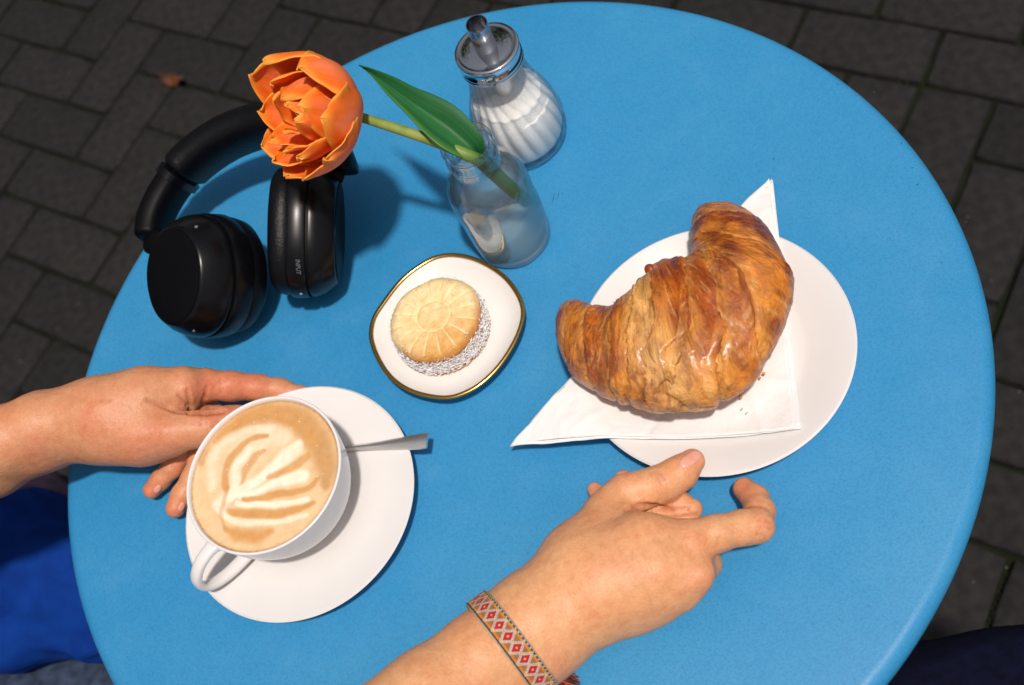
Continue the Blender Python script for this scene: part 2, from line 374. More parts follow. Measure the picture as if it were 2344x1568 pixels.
def skin_mat():
    m, t, b = new_mat('skin'); N = t.nodes; L = t.links
    a = N.new('ShaderNodeAttribute'); a.attribute_name = 'Col'; tc = N.new('ShaderNodeTexCoord')
    def noise(sc, det, ro=.6):
        n = N.new('ShaderNodeTexNoise'); n.inputs['Scale'].default_value = sc; n.inputs['Detail'].default_value = det; n.inputs['Roughness'].default_value = ro
        L.new(tc.outputs['Object'], n.inputs['Vector']); return n
    def ramp(n, p0, c0, p1, c1):
        r = N.new('ShaderNodeValToRGB'); e = r.color_ramp.elements; e[0].position = p0; e[0].color = c0; e[1].position = p1; e[1].color = c1; L.new(n, r.inputs[0]); return r.outputs[0]
    def mul(x, y, f):
        q = N.new('ShaderNodeMix'); q.data_type = 'RGBA'; q.blend_type = 'MULTIPLY'; q.inputs['Factor'].default_value = f; L.new(x, q.inputs['A']); L.new(y, q.inputs['B']); return q.outputs['Result']
    n1, n2, n3 = noise(48, 5), noise(210, 4), noise(900, 3)
    c = mul(a.outputs['Color'], ramp(n1.outputs['Fac'], .36, (1.0, .86, .80, 1), .62, (1.03, 1.03, 1.03, 1)), .8)
    c = mul(c, ramp(n2.outputs['Fac'], .34, (.90, .80, .76, 1), .60, (1.03, 1.02, 1.02, 1)), .7)
    c = mul(c, ramp(n3.outputs['Fac'], .30, (.86, .80, .76, 1), .65, (1.05, 1.05, 1.05, 1)), .6)
    L.new(c, b.inputs['Base Color'])
    v = N.new('ShaderNodeTexVoronoi'); v.inputs['Scale'].default_value = 620; v.feature = 'F1'; L.new(tc.outputs['Object'], v.inputs['Vector'])
    b1 = N.new('ShaderNodeBump'); b1.inputs['Strength'].default_value = .55; b1.inputs['Distance'].default_value = .0007; L.new(n2.outputs['Fac'], b1.inputs['Height'])
    b2 = N.new('ShaderNodeBump'); b2.inputs['Strength'].default_value = .35; b2.inputs['Distance'].default_value = .0003; L.new(v.outputs['Distance'], b2.inputs['Height']); L.new(b1.outputs[0], b2.inputs['Normal'])
    L.new(b2.outputs[0], b.inputs['Normal'])
    mr = N.new('ShaderNodeMapRange'); mr.inputs['To Min'].default_value = .36; mr.inputs['To Max'].default_value = .58; L.new(n2.outputs['Fac'], mr.inputs['Value']); L.new(mr.outputs[0], b.inputs['Roughness'])
    b.inputs['Specular IOR Level'].default_value = .35
    b.inputs['Subsurface Weight'].default_value = .05; b.inputs['Subsurface Radius'].default_value = (1, .35, .2); b.inputs['Subsurface Scale'].default_value = .003
    return m
m_col = skin_mat()
def table_mat():
    m, t, b = new_mat('powder_coated_blue'); N = t.nodes; L = t.links; tc = N.new('ShaderNodeTexCoord')
    def noise(sc, det):
        n = N.new('ShaderNodeTexNoise'); n.inputs['Scale'].default_value = sc; n.inputs['Detail'].default_value = det; L.new(tc.outputs['Object'], n.inputs['Vector']); return n
    def mix(x, y, f, mode='MIX'):
        q = N.new('ShaderNodeMix'); q.data_type = 'RGBA'; q.blend_type = mode
        for s_, k in ((x, 'A'), (y, 'B'), (f, 'Factor')):
            if hasattr(s_, 'links'): L.new(s_, q.inputs[k])
            else: q.inputs[k].default_value = s_
        return q.outputs['Result']
    def ramp(n, p0, v0, p1, v1):
        r = N.new('ShaderNodeMapRange'); r.inputs['From Min'].default_value = p0; r.inputs['From Max'].default_value = p1; r.inputs['To Min'].default_value = v0; r.inputs['To Max'].default_value = v1; L.new(n.outputs['Fac'], r.inputs['Value']); return r.outputs[0]
    big, mid, fine, spk = noise(5, 5), noise(38, 6), noise(820, 3), noise(330, 2)
    c = mix(lin(46, 134, 186), lin(54, 140, 189), ramp(big, .35, 0, .65, 1))
    c = mix(c, lin(80, 152, 192), ramp(mid, .56, 0, .78, .16))
    c = mix(c, (.55, .60, .66, 1), ramp(fine, .42, 0, .72, .46), 'MULTIPLY')
    c = mix(c, lin(30, 92, 140), ramp(spk, .74, 0, .79, .5))
    L.new(c, b.inputs['Base Color']); L.new(ramp(mid, .3, .36, .7, .56), b.inputs['Roughness'])
    bp = N.new('ShaderNodeBump'); bp.inputs['Strength'].default_value = .22; bp.inputs['Distance'].default_value = .0003; L.new(fine.outputs['Fac'], bp.inputs['Height']); L.new(bp.outputs[0], b.inputs['Normal'])
    b.inputs['Specular IOR Level'].default_value = .42
    return m
m_table = table_mat()

# ---------------------------------------------------------------- the ground and its pavers
g = 60.0
gr = mesh_obj('ground', [(-g, -g, -.012), (g, -g, -.012), (g, g, -.012), (-g, g, -.012)], [(0, 1, 2, 3)], m_dirt, smooth=0)
tag(gr, kind='structure')
pav = empty('pavement', (0, 0, 0)); tag(pav, kind='structure')
AN = R(-54.74); ex = np.array([math.cos(AN), math.sin(AN), 0]); ey = np.array([-math.sin(AN), math.cos(AN), 0])
OX, OY = -.003, .034
def paver_geo(L, W, seed, amp=.0018):
    """one worn block: top with rounded uneven arrises, about 60 triangles"""
    rg = np.random.default_rng(seed); H = .03; nL = 6 if L > .12 else 4; nW = 3
    pts = [(x, -W/2) for x in np.linspace(-L/2, L/2, nL)] + [(L/2, y) for y in np.linspace(-W/2, W/2, nW+1)[1:]] + \
          [(x, W/2) for x in np.linspace(L/2, -L/2, nL)[1:]] + [(-L/2, y) for y in np.linspace(W/2, -W/2, nW+1)[1:-1]]
    pts = np.array(pts); n = len(pts); jit = rg.normal(0, amp*.5, (n, 2))
    pts = pts+jit
    for i, q in enumerate(pts):                                    # clipped corners
        if abs(abs(q[0])-L/2) < .004 and abs(abs(q[1])-W/2) < .004: pts[i] -= np.sign(q)*.0016
    rings = []
    for inset, z in ((0, -H), (0, -.0042), (.0013, -.0016), (.0042, 0)):
        s = np.array([(L/2-inset)/(L/2), (W/2-inset)/(W/2)])
        rings.append([(x*s[0], y*s[1], z+(rg.normal(0, .0003) if z > -.01 else 0)) for x, y in pts])
    return loft(rings, True, False, True)
gap = .0058
geos = {}
for key, (L, W) in {'full': (.2-gap, .1-gap), 'half': (.1-gap, .1-gap)}.items():
    geos[key] = []
    for s in range(8 if key == 'full' else 3):
        v, f = paver_geo(L, W, 100+s)
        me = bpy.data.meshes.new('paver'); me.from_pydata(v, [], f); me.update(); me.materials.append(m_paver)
        me.shade_smooth(); me.set_sharp_from_angle(angle=R(50)); geos[key].append((me, v, f))
def layout():
    out = []
    for n in range(-26, 34):
        for i in range(-46, 34):
            if n >= 10:
                sft = {0: -5, 1: -4}[n % 2]
                if (i-sft) % 2 == 0: out.append((i+1, n+.5, 0, 'full'))
                continue
            if (i+11+n) % 4 == 0:                                  # lower cell of an upright pair
                if n == 9: out.append((i+.5, n+.5, 0, 'half'))
                else: out.append((i+.5, n+1, 1, 'full'))
            if (i+9+n) % 4 == 0: out.append((i+1, n+.5, 0, 'full'))
    return out
lay = []
for (i, n, rot, key) in layout():
    c = (i*.1+OX)*ex+(n*.1+OY)*ey
    if (key == 'full' and rot == 1 and n-1 >= 9): continue
    uv = project(c[None])[0]; dz = (c-O)@Fd
    if np.hypot(*(c[:2]-np.array([0, .8]))) > 2.9: continue
    off = max(abs(uv[0]-1172)/1172, abs(uv[1]-784)/784) if dz > .1 else 99
    under = np.hypot(c[0]+.0217, c[1]-.38) < .02
    lay.append((off, c, rot, key))
lay.sort(key=lambda q: q[0])
first = {}; rest = []
for k, (off, c, rot, key) in enumerate(lay):
    r = random.Random(k*7+1); gi = r.randrange(len(geos[key])); me, v, f = geos[key][gi]
    Mx = Matrix.Translation((c[0], c[1], r.uniform(-.0018, .0012))) @ Matrix.Rotation(AN+(math.pi/2 if rot else 0)+r.uniform(-.008, .008)+(math.pi if r.random() < .5 else 0), 4, 'Z') @ \
        Matrix.Rotation(r.uniform(-.007, .007), 4, 'X') @ Matrix.Rotation(r.uniform(-.005, .005), 4, 'Y')
    if k < 290:
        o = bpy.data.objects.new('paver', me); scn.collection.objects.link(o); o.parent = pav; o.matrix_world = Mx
    else:
        rest.append(([Mx @ V(p) for p in v], f))
rv, rf = join(rest)
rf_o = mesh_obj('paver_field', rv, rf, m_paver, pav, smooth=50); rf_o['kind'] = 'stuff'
# moss in the joints (a few tufts), a pale pebble, a withered leaf
mv = []
for k in range(60):
    u, v = random.choice([(random.uniform(0, 900), random.uniform(0, 900)), (random.uniform(1800, 2344), random.uniform(0, 1500))])
    c = P(u, v, -TZ); q = np.array([(c@ex-OX)/.1, (c@ey-OY)/.1])
    ax = random.randrange(2); q[ax] = round(q[ax])
    c = (q[0]*.1+OX)*ex+(q[1]*.1+OY)*ey
    for j in range(16):
        p = c+ex*random.gauss(0, .010 if ax else .0015)+ey*random.gauss(0, .0015 if ax else .010); s = random.uniform(.0006, .0016)
        a = random.uniform(0, 6.28); p[2] = -.006
        mv.append(([p+np.array([math.cos(a)*s, math.sin(a)*s, 0]), p+np.array([math.cos(a+2)*s, math.sin(a+2)*s, 0]), p+np.array([math.cos(a+4)*s, math.sin(a+4)*s, 0]), p+np.array([0, 0, s*1.2+.002])], [(0, 1, 3), (1, 2, 3), (2, 0, 3)]))
v, f = join(mv); mo = mesh_obj('moss', v, f, m_moss, smooth=0); tag(mo, 'green moss tufts growing in the joints between dark pavers', 'moss', kind='stuff')
pb = []
for k in range(120):
    u, v = random.choice([(random.uniform(-80, 1000), random.uniform(-60, 1000)), (random.uniform(1650, 2420), random.uniform(-60, 1600))])
    c = P(u, v, -TZ); s_ = random.uniform(.0006, .0015); c[2] = s_*.4
    pv, pf = lathe([(s_*math.sin(t)+1e-5, -s_*.6*math.cos(t)) for t in np.linspace(0, math.pi, 4)], c, seg=5, sx=random.uniform(.6, 1.3))
    pb.append((pv, pf))
v, f = join(pb); pe_ = mesh_obj('grit', v, f, m_pebble, smooth=0); tag(pe_, 'scattered pale grit lying on the dark pavers', 'grit', kind='stuff')
c = P(397, 186, -TZ); lv = []; cc = []
th = np.linspace(0, 2*math.pi, 22, endpoint=False)
rings = [[c+ex*(math.cos(a)*.026*s*(1+.25*math.sin(5*a)))+ey*(math.sin(a)*.014*s*(1+.2*math.cos(3*a)))+np.array([0, 0, .007+.006*math.sin(2*a+1)*s+.004*(1-s)]) for a in th] for s in (1, .7, .35, .05)]
v, f = loft(rings, True, False, True)
o = mesh_obj('dry_leaf', v, f, m_rust); tag(o, 'small withered orange brown leaf lying on the dark pavers', 'leaf')
md = o.modifiers.new('thickness', 'SOLIDIFY'); md.thickness = .0006

# ---------------------------------------------------------------- the table
TC = np.array([-.02169, .38046, 0]); TR = .30
tb = empty('bistro_table', TC); tag(tb, 'round sky blue metal bistro table with rounded edge standing on dark pavers', 'table')
prof = [(.0001, TZ-.0018), (TR-.03, TZ-.0018), (TR-.026, TZ-.022), (TR-.004, TZ-.024), (TR-.0008, TZ-.0205)] + \
       [(TR-.009+.009*math.sin(a), TZ-.009+.009*math.cos(a)) for a in np.linspace(math.pi/2, 0, 9)] + [(TR-.05, TZ), (TR-.15, TZ), (.0001, TZ)]
v, f = lathe(prof, TC, seg=200, close_ends=False)
mesh_obj('table_top', v, f, m_table, tb, smooth=40)
v, f = lathe([(.001, .012), (.026, .012), (.026, TZ-.004), (.001, TZ-.004)], TC, seg=40)
mesh_obj('column', v, f, m_table, tb)
for k in range(4):
    a = R(45)+k*math.pi/2
    pth = smoothpath([TC+np.array([math.cos(a)*r, math.sin(a)*r, z]) for r, z in ((.015, .06), (.10, .05), (.19, .028), (.235, .014))], 16)
    v, f = tube(pth, .013, 12); mesh_obj('foot', v, f, m_table, tb)
sv = []
for (u0, v0, u1, v1, w) in ((1264, 470, 1271, 436, .9), (1275, 462, 1282, 430, .6), (1287, 448, 1289, 438, .5), (1769, 361, 1771, 366, 1.6), (1065, 103, 1070, 106, 2), (2086, 386, 2092, 383, 1.2),
                            (2152, 600, 2156, 603, 1.4), (1462, 300, 1474, 297, .5), (1998, 210, 2003, 213, 1.2), (1140, 840, 1146, 846, .6), (2099, 425, 2103, 421, 2.0), (2062, 330, 2066, 327, 1.3), (958, 1160, 962, 1164, .8), (1660, 45, 1664, 46, 1)):
    a = P(u0, v0, .00012); b = P(u1, v1, .00012); d = unit(b-a); n = np.array([-d[1], d[0], 0])*PX(a, w)
    m_ = (a+b)/2+n*.8; mesh_obj('scratch', [a, m_-n, b, m_+n], [(0, 1, 2, 3)], m_scr, tb, smooth=0)

# ---------------------------------------------------------------- plates
def lip_profile(rad, foot, rim, well, t=.0032):
    """upper side from the centre out, round the lip, back underneath"""
    up = [(.0001, .0062), (well*.9, .0062), (well, .0066), (well*1.06, .0078), ((well+rad)/2, (rim+.0078)/2-.0006), (rad-.004, rim-.0008), (rad-.0012, rim), (rad, rim-.0010), (rad-.0008, rim-.0024)]
    dn = [((well+rad)/2, (rim+.0078)/2-.0006-t), (foot+.004, .0046), (foot+.001, .001), (foot, 0), (foot-.003, 0), (foot-.004, .0022), (.0001, .0024)]
    return up+dn
PC = np.array([.09848, .29813, TZ])
o = None
v, f = lathe(lip_profile(.0812, .046, .0175, .052), PC, seg=180, close_ends=False)
o = mesh_obj('plate', v, f, m_porc, smooth=50); tag(o, 'round white porcelain plate carrying the napkin and croissant', 'plate')
SC = np.array([-.16055, .35400, TZ])
v, f = lathe(lip_profile(.0752, .042, .0180, .032), SC, seg=180, close_ends=False)
o = mesh_obj('saucer', v, f, m_porc, smooth=50); tag(o, 'round white saucer standing under the coffee cup', 'saucer')

# ---------------------------------------------------------------- coffee cup, coffee, spoon
CC = np.array([-.16184, .35545, TZ+.0064])
cup = empty('coffee_cup', CC); tag(cup, 'white porcelain cup with loop handle holding latte, standing on the white saucer', 'cup')
ro = [(.0001, .0012), (.0225, .0012), (.0240, 0), (.0258, 0), (.0264, .0035), (.0275, .006), (.0345, .012), (.0405, .021), (.0445, .032), (.0468, .044), (.0478, .0515), (.0480, .0530), (.0474, .0537),
      (.0463, .0532), (.0455, .050), (.0440, .041), (.0410, .029), (.0365, .0185), (.028, .0105), (.018, .007), (.0001, .006)]
ro = [(r*1.015, z) for r, z in ro]
pr = smoothpath([(r, z, 0) for r, z in ro], 110)[:, :2]; pr[0, 0] = pr[-1, 0] = 1e-4
v, f = lathe([tuple(q) for q in pr], CC, seg=160, close_ends=False)
mesh_obj('bowl', v, f, m_porc, cup, smooth=60)
hp = [P(505, 1072, .050), P(480, 1083, .050), P(463, 1104, .046), P(462, 1128, .038), P(480, 1143, .030), P(512, 1143, .0245), P(548, 1128, .021), P(585, 1106, .019)]
cdir = P(466, 1345, .032)-CC; cdir[2] = 0; cdir = unit(cdir); zz = np.array([0, 0, 1.])
hp = [CC+cdir*r+zz*z for r, z in ((.0440, .0435), (.0520, .0452), (.0620, .0435), (.0700, .0365), (.0715, .0270), (.0660, .0190), (.0560, .0140), (.0440, .0118), (.0350, .0118))]
side = np.cross(cdir, zz)
path = smoothpath(hp, 48)
v, f = tube(path, np.interp(np.linspace(0, 1, 48), [0, .12, .5, .9, 1], [.0040, .0028, .0026, .0028, .004]), 20, wid=np.interp(np.linspace(0, 1, 48), [0, .12, .5, .9, 1], [1.7, 1.5, 1.45, 1.5, 1.7]), hint=unit(path[0]-CC-cdir*.05-zz*.03), power=2.4)
mesh_obj('handle', v, f, m_porc, cup, smooth=60)
# latte surface: rosette poured in milk, coloured as the drink is
CZ = .0506; cr = .0458*1.012
nr, na = 110, 260; vs = [CC+zz*CZ]; fs = []
for i in range(1, nr+1):
    for j in range(na):
        a = 2*math.pi*j/na; r = cr*i/nr; men = .0009*max(0, (i/nr-.93)/.07)**2
        vs.append(CC+np.array([math.cos(a)*r, math.sin(a)*r, CZ+men]))
for j in range(na): fs.append((0, 1+j, 1+(j+1) % na))
for i in range(nr-1):
    for j in range(na):
        a = 1+i*na+j; b = 1+i*na+(j+1) % na; fs.append((a, a+na, b+na, b))
vs = np.array(vs); uv = project(vs); q5 = np.stack([uv[:, 0]/.4862, (uv[:, 1]-805.6)/.4862], -1)
w3 = np.stack([q5[:, 0], q5[:, 1], 0*q5[:, 0]], -1)
q5 = q5+np.stack([fbm(w3/110, 3, 3), fbm(w3/110, 3, 9)], -1)*16
cream = np.array(lin(232, 196, 152)[:3]); brown = np.array(lin(206, 150, 86)[:3]); white = np.array(lin(250, 234, 212)[:3]); tan = np.array(lin(198, 150, 96)[:3])
col = np.tile(cream, (len(vs), 1))
def stroke(poly, w, c, k=1.0, soft=.5):
    soft = min(.95, soft)
    global col
    p = smoothpath([(x, y, 0) for x, y in poly], 110)[:, :2]
    if isinstance(w, (tuple, list)):
        d = np.full(len(q5), 1e9); ws = np.interp(np.linspace(0, 1, 110), np.linspace(0, 1, len(w)), w)
        for (x, y), ww in zip(p, ws): d = np.minimum(d, np.hypot(q5[:, 0]-x, q5[:, 1]-y)/ww)
    else: d = seg_dist(q5, p)/w
    col = mixc(col, c, k*(1-sstep(1-soft, 1+soft, d)))
stroke([(940, 520), (985, 400), (1090, 320), (1240, 285), (1400, 310), (1490, 400), (1530, 520), (1540, 620)], (20, 40, 55, 62, 66, 66, 52, 24), tan, .9, .6)
stroke([(1010, 430), (1120, 320), (1260, 295), (1400, 330), (1470, 420)], (12, 34, 42, 44, 36), brown, .65, .8)
stroke([(1100, 570), (1150, 480), (1240, 400), (1350, 390)], (55, 70, 60, 30), white, .45, .7)
stroke([(1060, 650), (1065, 560), (1110, 470), (1180, 415), (1260, 395)], (16, 20, 18, 14, 10), brown, .85)
stroke([(1000, 640), (1000, 520), (1060, 420), (1160, 365), (1290, 360)], (20, 24, 20, 18, 12), white, .5, .8)
stroke([(1140, 620), (1160, 550), (1200, 495), (1250, 462)], (10, 15, 16, 8), brown, .7)
stroke([(1085, 690), (1110, 610), (1120, 530), (1180, 460)], (18, 17, 14, 12), white, .7)
stroke([(1090, 690), (1180, 620), (1290, 545), (1370, 470), (1405, 435)], (16, 20, 27, 34, 22), white, 1)
stroke([(1260, 590), (1330, 570), (1400, 520), (1450, 480)], (10, 20, 20, 14), brown, .7)
stroke([(1130, 680), (1240, 640), (1340, 610), (1425, 575)], (12, 18, 26, 30), white, 1)
stroke([(1150, 690), (1270, 682), (1370, 665), (1450, 640), (1500, 590)], (12, 17, 16, 14, 10), brown, .85)
stroke([(1120, 712), (1230, 716), (1340, 718), (1450, 690)], (12, 15, 14, 10), white, .95)
stroke([(1075, 748), (1180, 756), (1300, 758), (1410, 735), (1480, 700)], (16, 22, 20, 15, 9), brown, .9)
stroke([(1020, 725), (1090, 785), (1210, 800), (1340, 790), (1450, 760)], (20, 17, 15, 13, 10), white, .75)
stroke([(1060, 830), (1130, 850), (1200, 862), (1280, 840)], (12, 34, 36, 14), brown, .9, .8)
stroke([(1040, 720), (1060, 700)], 30, white, .7, .9)
stroke([(1070, 640), (1045, 760), (1060, 840)], (10, 10, 8), tan, .5)
rr = np.hypot(vs[:, 0]-CC[0], vs[:, 1]-CC[1])/cr
col = mixc(col, np.array(lin(176, 118, 44)[:3]), sstep(.972, .992, rr)*.8*(.6+.4*noise3(vs*900)))
col = col*(1+.07*fbm(vs*220, 4)[:, None])*(1-.12*(noise3(vs*1500, 5) > .75)[:, None])
mesh_obj('latte_surface', vs, fs, m_milk, cup, smooth=180, cols=col)
bub = []
for k in range(46):
    a = random.uniform(0, 6.28); r = cr*math.sqrt(random.random())*.95; s = random.uniform(.00022, .0005)
    c = CC+np.array([math.cos(a)*r, math.sin(a)*r, CZ+.0001]); bub.append(lathe([(s*math.cos(t), s*math.sin(t)) for t in (0, .5, 1.0, 1.4)], c, seg=8))
v, f = join(bub); o = mesh_obj('foam_bubbles', v, f, m_porc2, cup, smooth=180); o['kind'] = 'stuff'
# spoon lying on the saucer, its bowl hidden behind the cup
a = P(979, 1009, .0205); b = P(795, 1027, .0115)
d = unit(b-a); sp = [a+d*t for t in np.linspace(0, .066, 14)]
ctr = np.array(sp); L = np.linspace(0, 1, 14); hw = np.interp(L, [0, .04, .2, .55, 1], [.0050, .0055, .0046, .0026, .0017])
sw = unit(np.cross(d, zz)); upn = unit(np.cross(sw, d)); rings = []
for c, w in zip(ctr, hw):
    rings.append([c-sw*w, c-sw*w*.93+upn*.0008, c-sw*w*.25+upn*.0017, c+sw*w*.3+upn*.0015, c+sw*w*.95+upn*.0002, c+sw*w, c+sw*w*.8-upn*.0006, c-sw*w*.85-upn*.0006])
spn = empty('teaspoon', ctr[0]); tag(spn, 'small steel teaspoon with flared handle resting on the white saucer behind the cup', 'spoon')
v, f = loft(rings); mesh_obj('spoon_handle', v, f, m_steel, spn, smooth=28)
# bowl of the spoon
e = ctr[-1]; bc = e+d*.018; bc[2] = TZ+.0115; rings = []
for k, s in enumerate((1, .86, .6, .3, .05)):
    rings.append([bc+d*math.cos(t)*.019*s*(1)+sw*math.sin(t)*.0115*s*(1-.15*math.cos(t))-zz*(.0028*(1-s*s)) for t in np.linspace(0, 2*math.pi, 28, endpoint=False)])
v, f = loft(rings, True, False, True); o = mesh_obj('spoon_bowl', v, f, m_steel, spn, smooth=60)
md = o.modifiers.new('thickness', 'SOLIDIFY'); md.thickness = .0009

# ---------------------------------------------------------------- gold rimmed dish and the biscuit on it
dc = [(860, 125), (1000, 140), (1150, 190), (1330, 300), (1450, 440), (1520, 600), (1500, 770), (1420, 950), (1290, 1140), (1130, 1290), (980, 1370), (850, 1405), (700, 1395), (500, 1340), (330, 1220), (220, 1050), (165, 900), (160, 800), (190, 680), (270, 560), (380, 410), (500, 290), (650, 190), (750, 145)]
cl = np.array([P(x*.259+805.6, y*.259+547.8, .0135) for x, y in dc])
loop = smoothpath(np.vstack([cl, cl[:1]]), 145)[:-1]
for _ in range(6): loop = (np.roll(loop, 1, 0)+2*loop+np.roll(loop, -1, 0))/4
DC = loop.mean(0); DC[2] = TZ
dish = empty('cake_dish', DC); tag(dish, 'small squarish cream porcelain dish with gold rim under the sandwich biscuit', 'dish')
def dring(s, z): q = DC+(loop-DC)*s; q[:, 2] = TZ+z; return q
v, f = loft([dring(s, z) for s, z in ((.02, .0040), (.55, .0040), (.66, .0044), (.78, .0062), (.90, .0096), (.965, .0125), (.985, .0132), (.985, .0112), (.90, .0074), (.70, .0030), (.56, .0006), (.54, 0), (.50, 0), (.48, .0014), (.02, .0014))], True, True, True)
mesh_obj('dish_body', v, f, m_porc2, dish, smooth=60)
ring = dring(.988, .0130); n = len(ring); rings = []
for i in range(n):
    t = unit(ring[(i+1) % n]-ring[i-1]); s_ = np.cross(t, zz)
    rings.append([ring[i]+s_*math.cos(a)*.00155+zz*math.sin(a)*.0011 for a in np.linspace(0, 2*math.pi, 10, endpoint=False)])
rings.append(rings[0]); v, f = loft(rings, True, False, False); mesh_obj('gold_rim', v, f, m_gold, dish, smooth=180)
vio = []
for (x, y, s) in ((1165, 538, 9), (1150, 570, 16), (1170, 590, 13), (1155, 615, 10), (1140, 590, 12), (1160, 555, 9)):
    c = P(x*.259+805.6, y*.259+547.8, .0058); r = PX(c, s*.259); n0 = rng.uniform(.6, 1.3, 9)
    vio.append(([c+np.array([math.cos(a)*r*k, math.sin(a)*r*k, 0]) for a, k in zip(np.linspace(0, 6.28, 9, endpoint=False), n0)], [tuple(range(9))]))
v, f = join(vio); mesh_obj('painted_violet', v, f, m_violet, dish, smooth=0)
c = P(1128*.259+805.6, 540*.259+547.8, .0058)
v, f = join([([c+np.array([math.cos(a)*.0016, math.sin(a)*.0009, 0]) for a in np.linspace(0, 6.28, 8, endpoint=False)], [tuple(range(8))])]); mesh_obj('painted_sprig', v, f, m_green_print, dish, smooth=0)

BT = P(992.1, 724, .0270); bk = np.array([BT[0], BT[1], TZ+.0046]); BR = .0300
bis = empty('sandwich_biscuit', bk); tag(bis, 'round sandwich biscuit with flower pattern on top and coconut coated sides', 'biscuit')
def biscuit(zb, top):
    nr, na = 70, 220; vs = []; fs = []; cl = []
    hR = BR
    for i in range(nr+1):
        for j in range(na):
            a = 2*math.pi*j/na; s = i/nr; r = hR*s; wob = 1+.012*math.sin(3*a+1)+.008*math.sin(7*a)
            z = .0070-.0052*max(0, (s-.70)/.30)**2.6
            gro = 0
            if top:
                lobe = abs(math.sin(a*8.5/1+.4)) if False else abs(math.cos(8*a+.7))
                gro = (1-sstep(0, .42, 1-lobe if False else lobe))*sstep(.36, .42, s)*(1-sstep(.80, .96, s))
                z -= .0014*gro; z -= .0013*math.exp(-((s-.365)/.035)**2)
            vs.append(bk+np.array([math.cos(a)*r*wob, math.sin(a)*r*wob, zb+z]))
            cl.append((s, a, gro))
    for i in range(nr):
        for j in range(na):
            p = i*na+j; q = i*na+(j+1) % na; fs.append((p, p+na, q+na, q))
    base = (nr)*na
    for k, (s, z) in enumerate(((1.0, .0004), (.985, -.0008), (.3, -.001))):
        for j in range(na):
            a = 2*math.pi*j/na; wob = 1+.012*math.sin(3*a+1)+.008*math.sin(7*a)
            vs.append(bk+np.array([math.cos(a)*hR*s*wob, math.sin(a)*hR*s*wob, zb+z])); cl.append((1.05, a, 0))
        for j in range(na):
            p = base+j; q = base+(j+1) % na; fs.append((p, p+na, q+na, q))
        base += na
    vs = np.array(vs); cl = np.array(cl)
    vs[:, 2] += .00035*fbm(vs*300, 4)
    pale = np.array(lin(244, 220, 172)[:3]); gold = np.array(lin(222, 170, 98)[:3]); dark = np.array(lin(176, 104, 40)[:3]); cre = np.array(lin(248, 226, 178)[:3])
    # baked darker on one side, as the biscuit is
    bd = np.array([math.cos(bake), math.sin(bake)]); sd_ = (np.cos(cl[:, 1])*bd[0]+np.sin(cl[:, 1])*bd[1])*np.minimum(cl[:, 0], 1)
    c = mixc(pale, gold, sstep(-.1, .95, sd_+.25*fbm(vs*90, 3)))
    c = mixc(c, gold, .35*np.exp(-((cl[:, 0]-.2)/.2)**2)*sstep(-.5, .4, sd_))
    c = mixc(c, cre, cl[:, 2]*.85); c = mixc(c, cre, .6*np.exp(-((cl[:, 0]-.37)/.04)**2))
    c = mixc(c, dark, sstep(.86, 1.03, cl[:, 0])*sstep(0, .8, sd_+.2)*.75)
    return vs, fs, c
dimg = P(1010, 900, 0)-P(992, 740, 0); bake = math.atan2(dimg[1], dimg[0])+.35
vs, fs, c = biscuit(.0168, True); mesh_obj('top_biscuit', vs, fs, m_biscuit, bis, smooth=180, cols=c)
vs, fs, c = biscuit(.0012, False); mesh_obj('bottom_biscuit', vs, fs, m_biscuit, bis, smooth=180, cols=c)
v, f = lathe([(.01, .0030), (BR*.985, .0032), (BR*1.015, .006), (BR*1.02, .0105), (BR*1.015, .0150), (BR*.985, .0174), (.01, .0175)], bk, seg=120,
             rfun=lambda r, z, t: r*(1+.012*math.sin(11*t+z*900)+.01*math.sin(23*t-z*500)))
mesh_obj('filling', v, f, m_jam, bis, smooth=180)
fl = []
for k in range(3600):
    a = random.uniform(0, 2*math.pi); z = random.triangular(.0005, .0205, .009); bow = math.sin(min(1, max(0, z/.02))*math.pi)*.0006
    r = BR*1.012+bow+random.uniform(-.0004, .0007)
    c = bk+np.array([math.cos(a)*r, math.sin(a)*r, z]); l = random.uniform(.0005, .0017); w = random.uniform(.00018, .0004)
    d1 = unit(rng.normal(size=3)+.0); n1 = np.array([math.cos(a), math.sin(a), 0]); d1 = unit(d1-n1*(d1@n1)*.65); d2 = unit(np.cross(d1, n1+rng.normal(size=3)*.4))
    fl.append(([c-d1*l, c-d2*w, c+d1*l, c+d2*w, c+n1*w*1.6], [(0, 1, 4), (1, 2, 4), (2, 3, 4), (3, 0, 4)]))
for k in range(70):
    a = random.uniform(0, 2*math.pi) if k > 40 else bake+random.gauss(0, .6); r = BR*random.uniform(.85, 1.25)
    z = .0243 if r < BR*.99 else .0006; c = bk+np.array([math.cos(a)*r, math.sin(a)*r, z if z > .01 else .0006]); l = random.uniform(.0003, .0010); d1 = unit(rng.normal(size=3)*[1, 1, .3]); d2 = unit(np.cross(d1, zz))*.0003
    fl.append(([c-d1*l, c-d2, c+d1*l, c+d2, c+zz*.0004], [(0, 1, 4), (1, 2, 4), (2, 3, 4), (3, 0, 4)]))
v, f = join(fl); o = mesh_obj('coconut_flakes', v, f, m_coco, bis, smooth=0); o['kind'] = 'stuff'
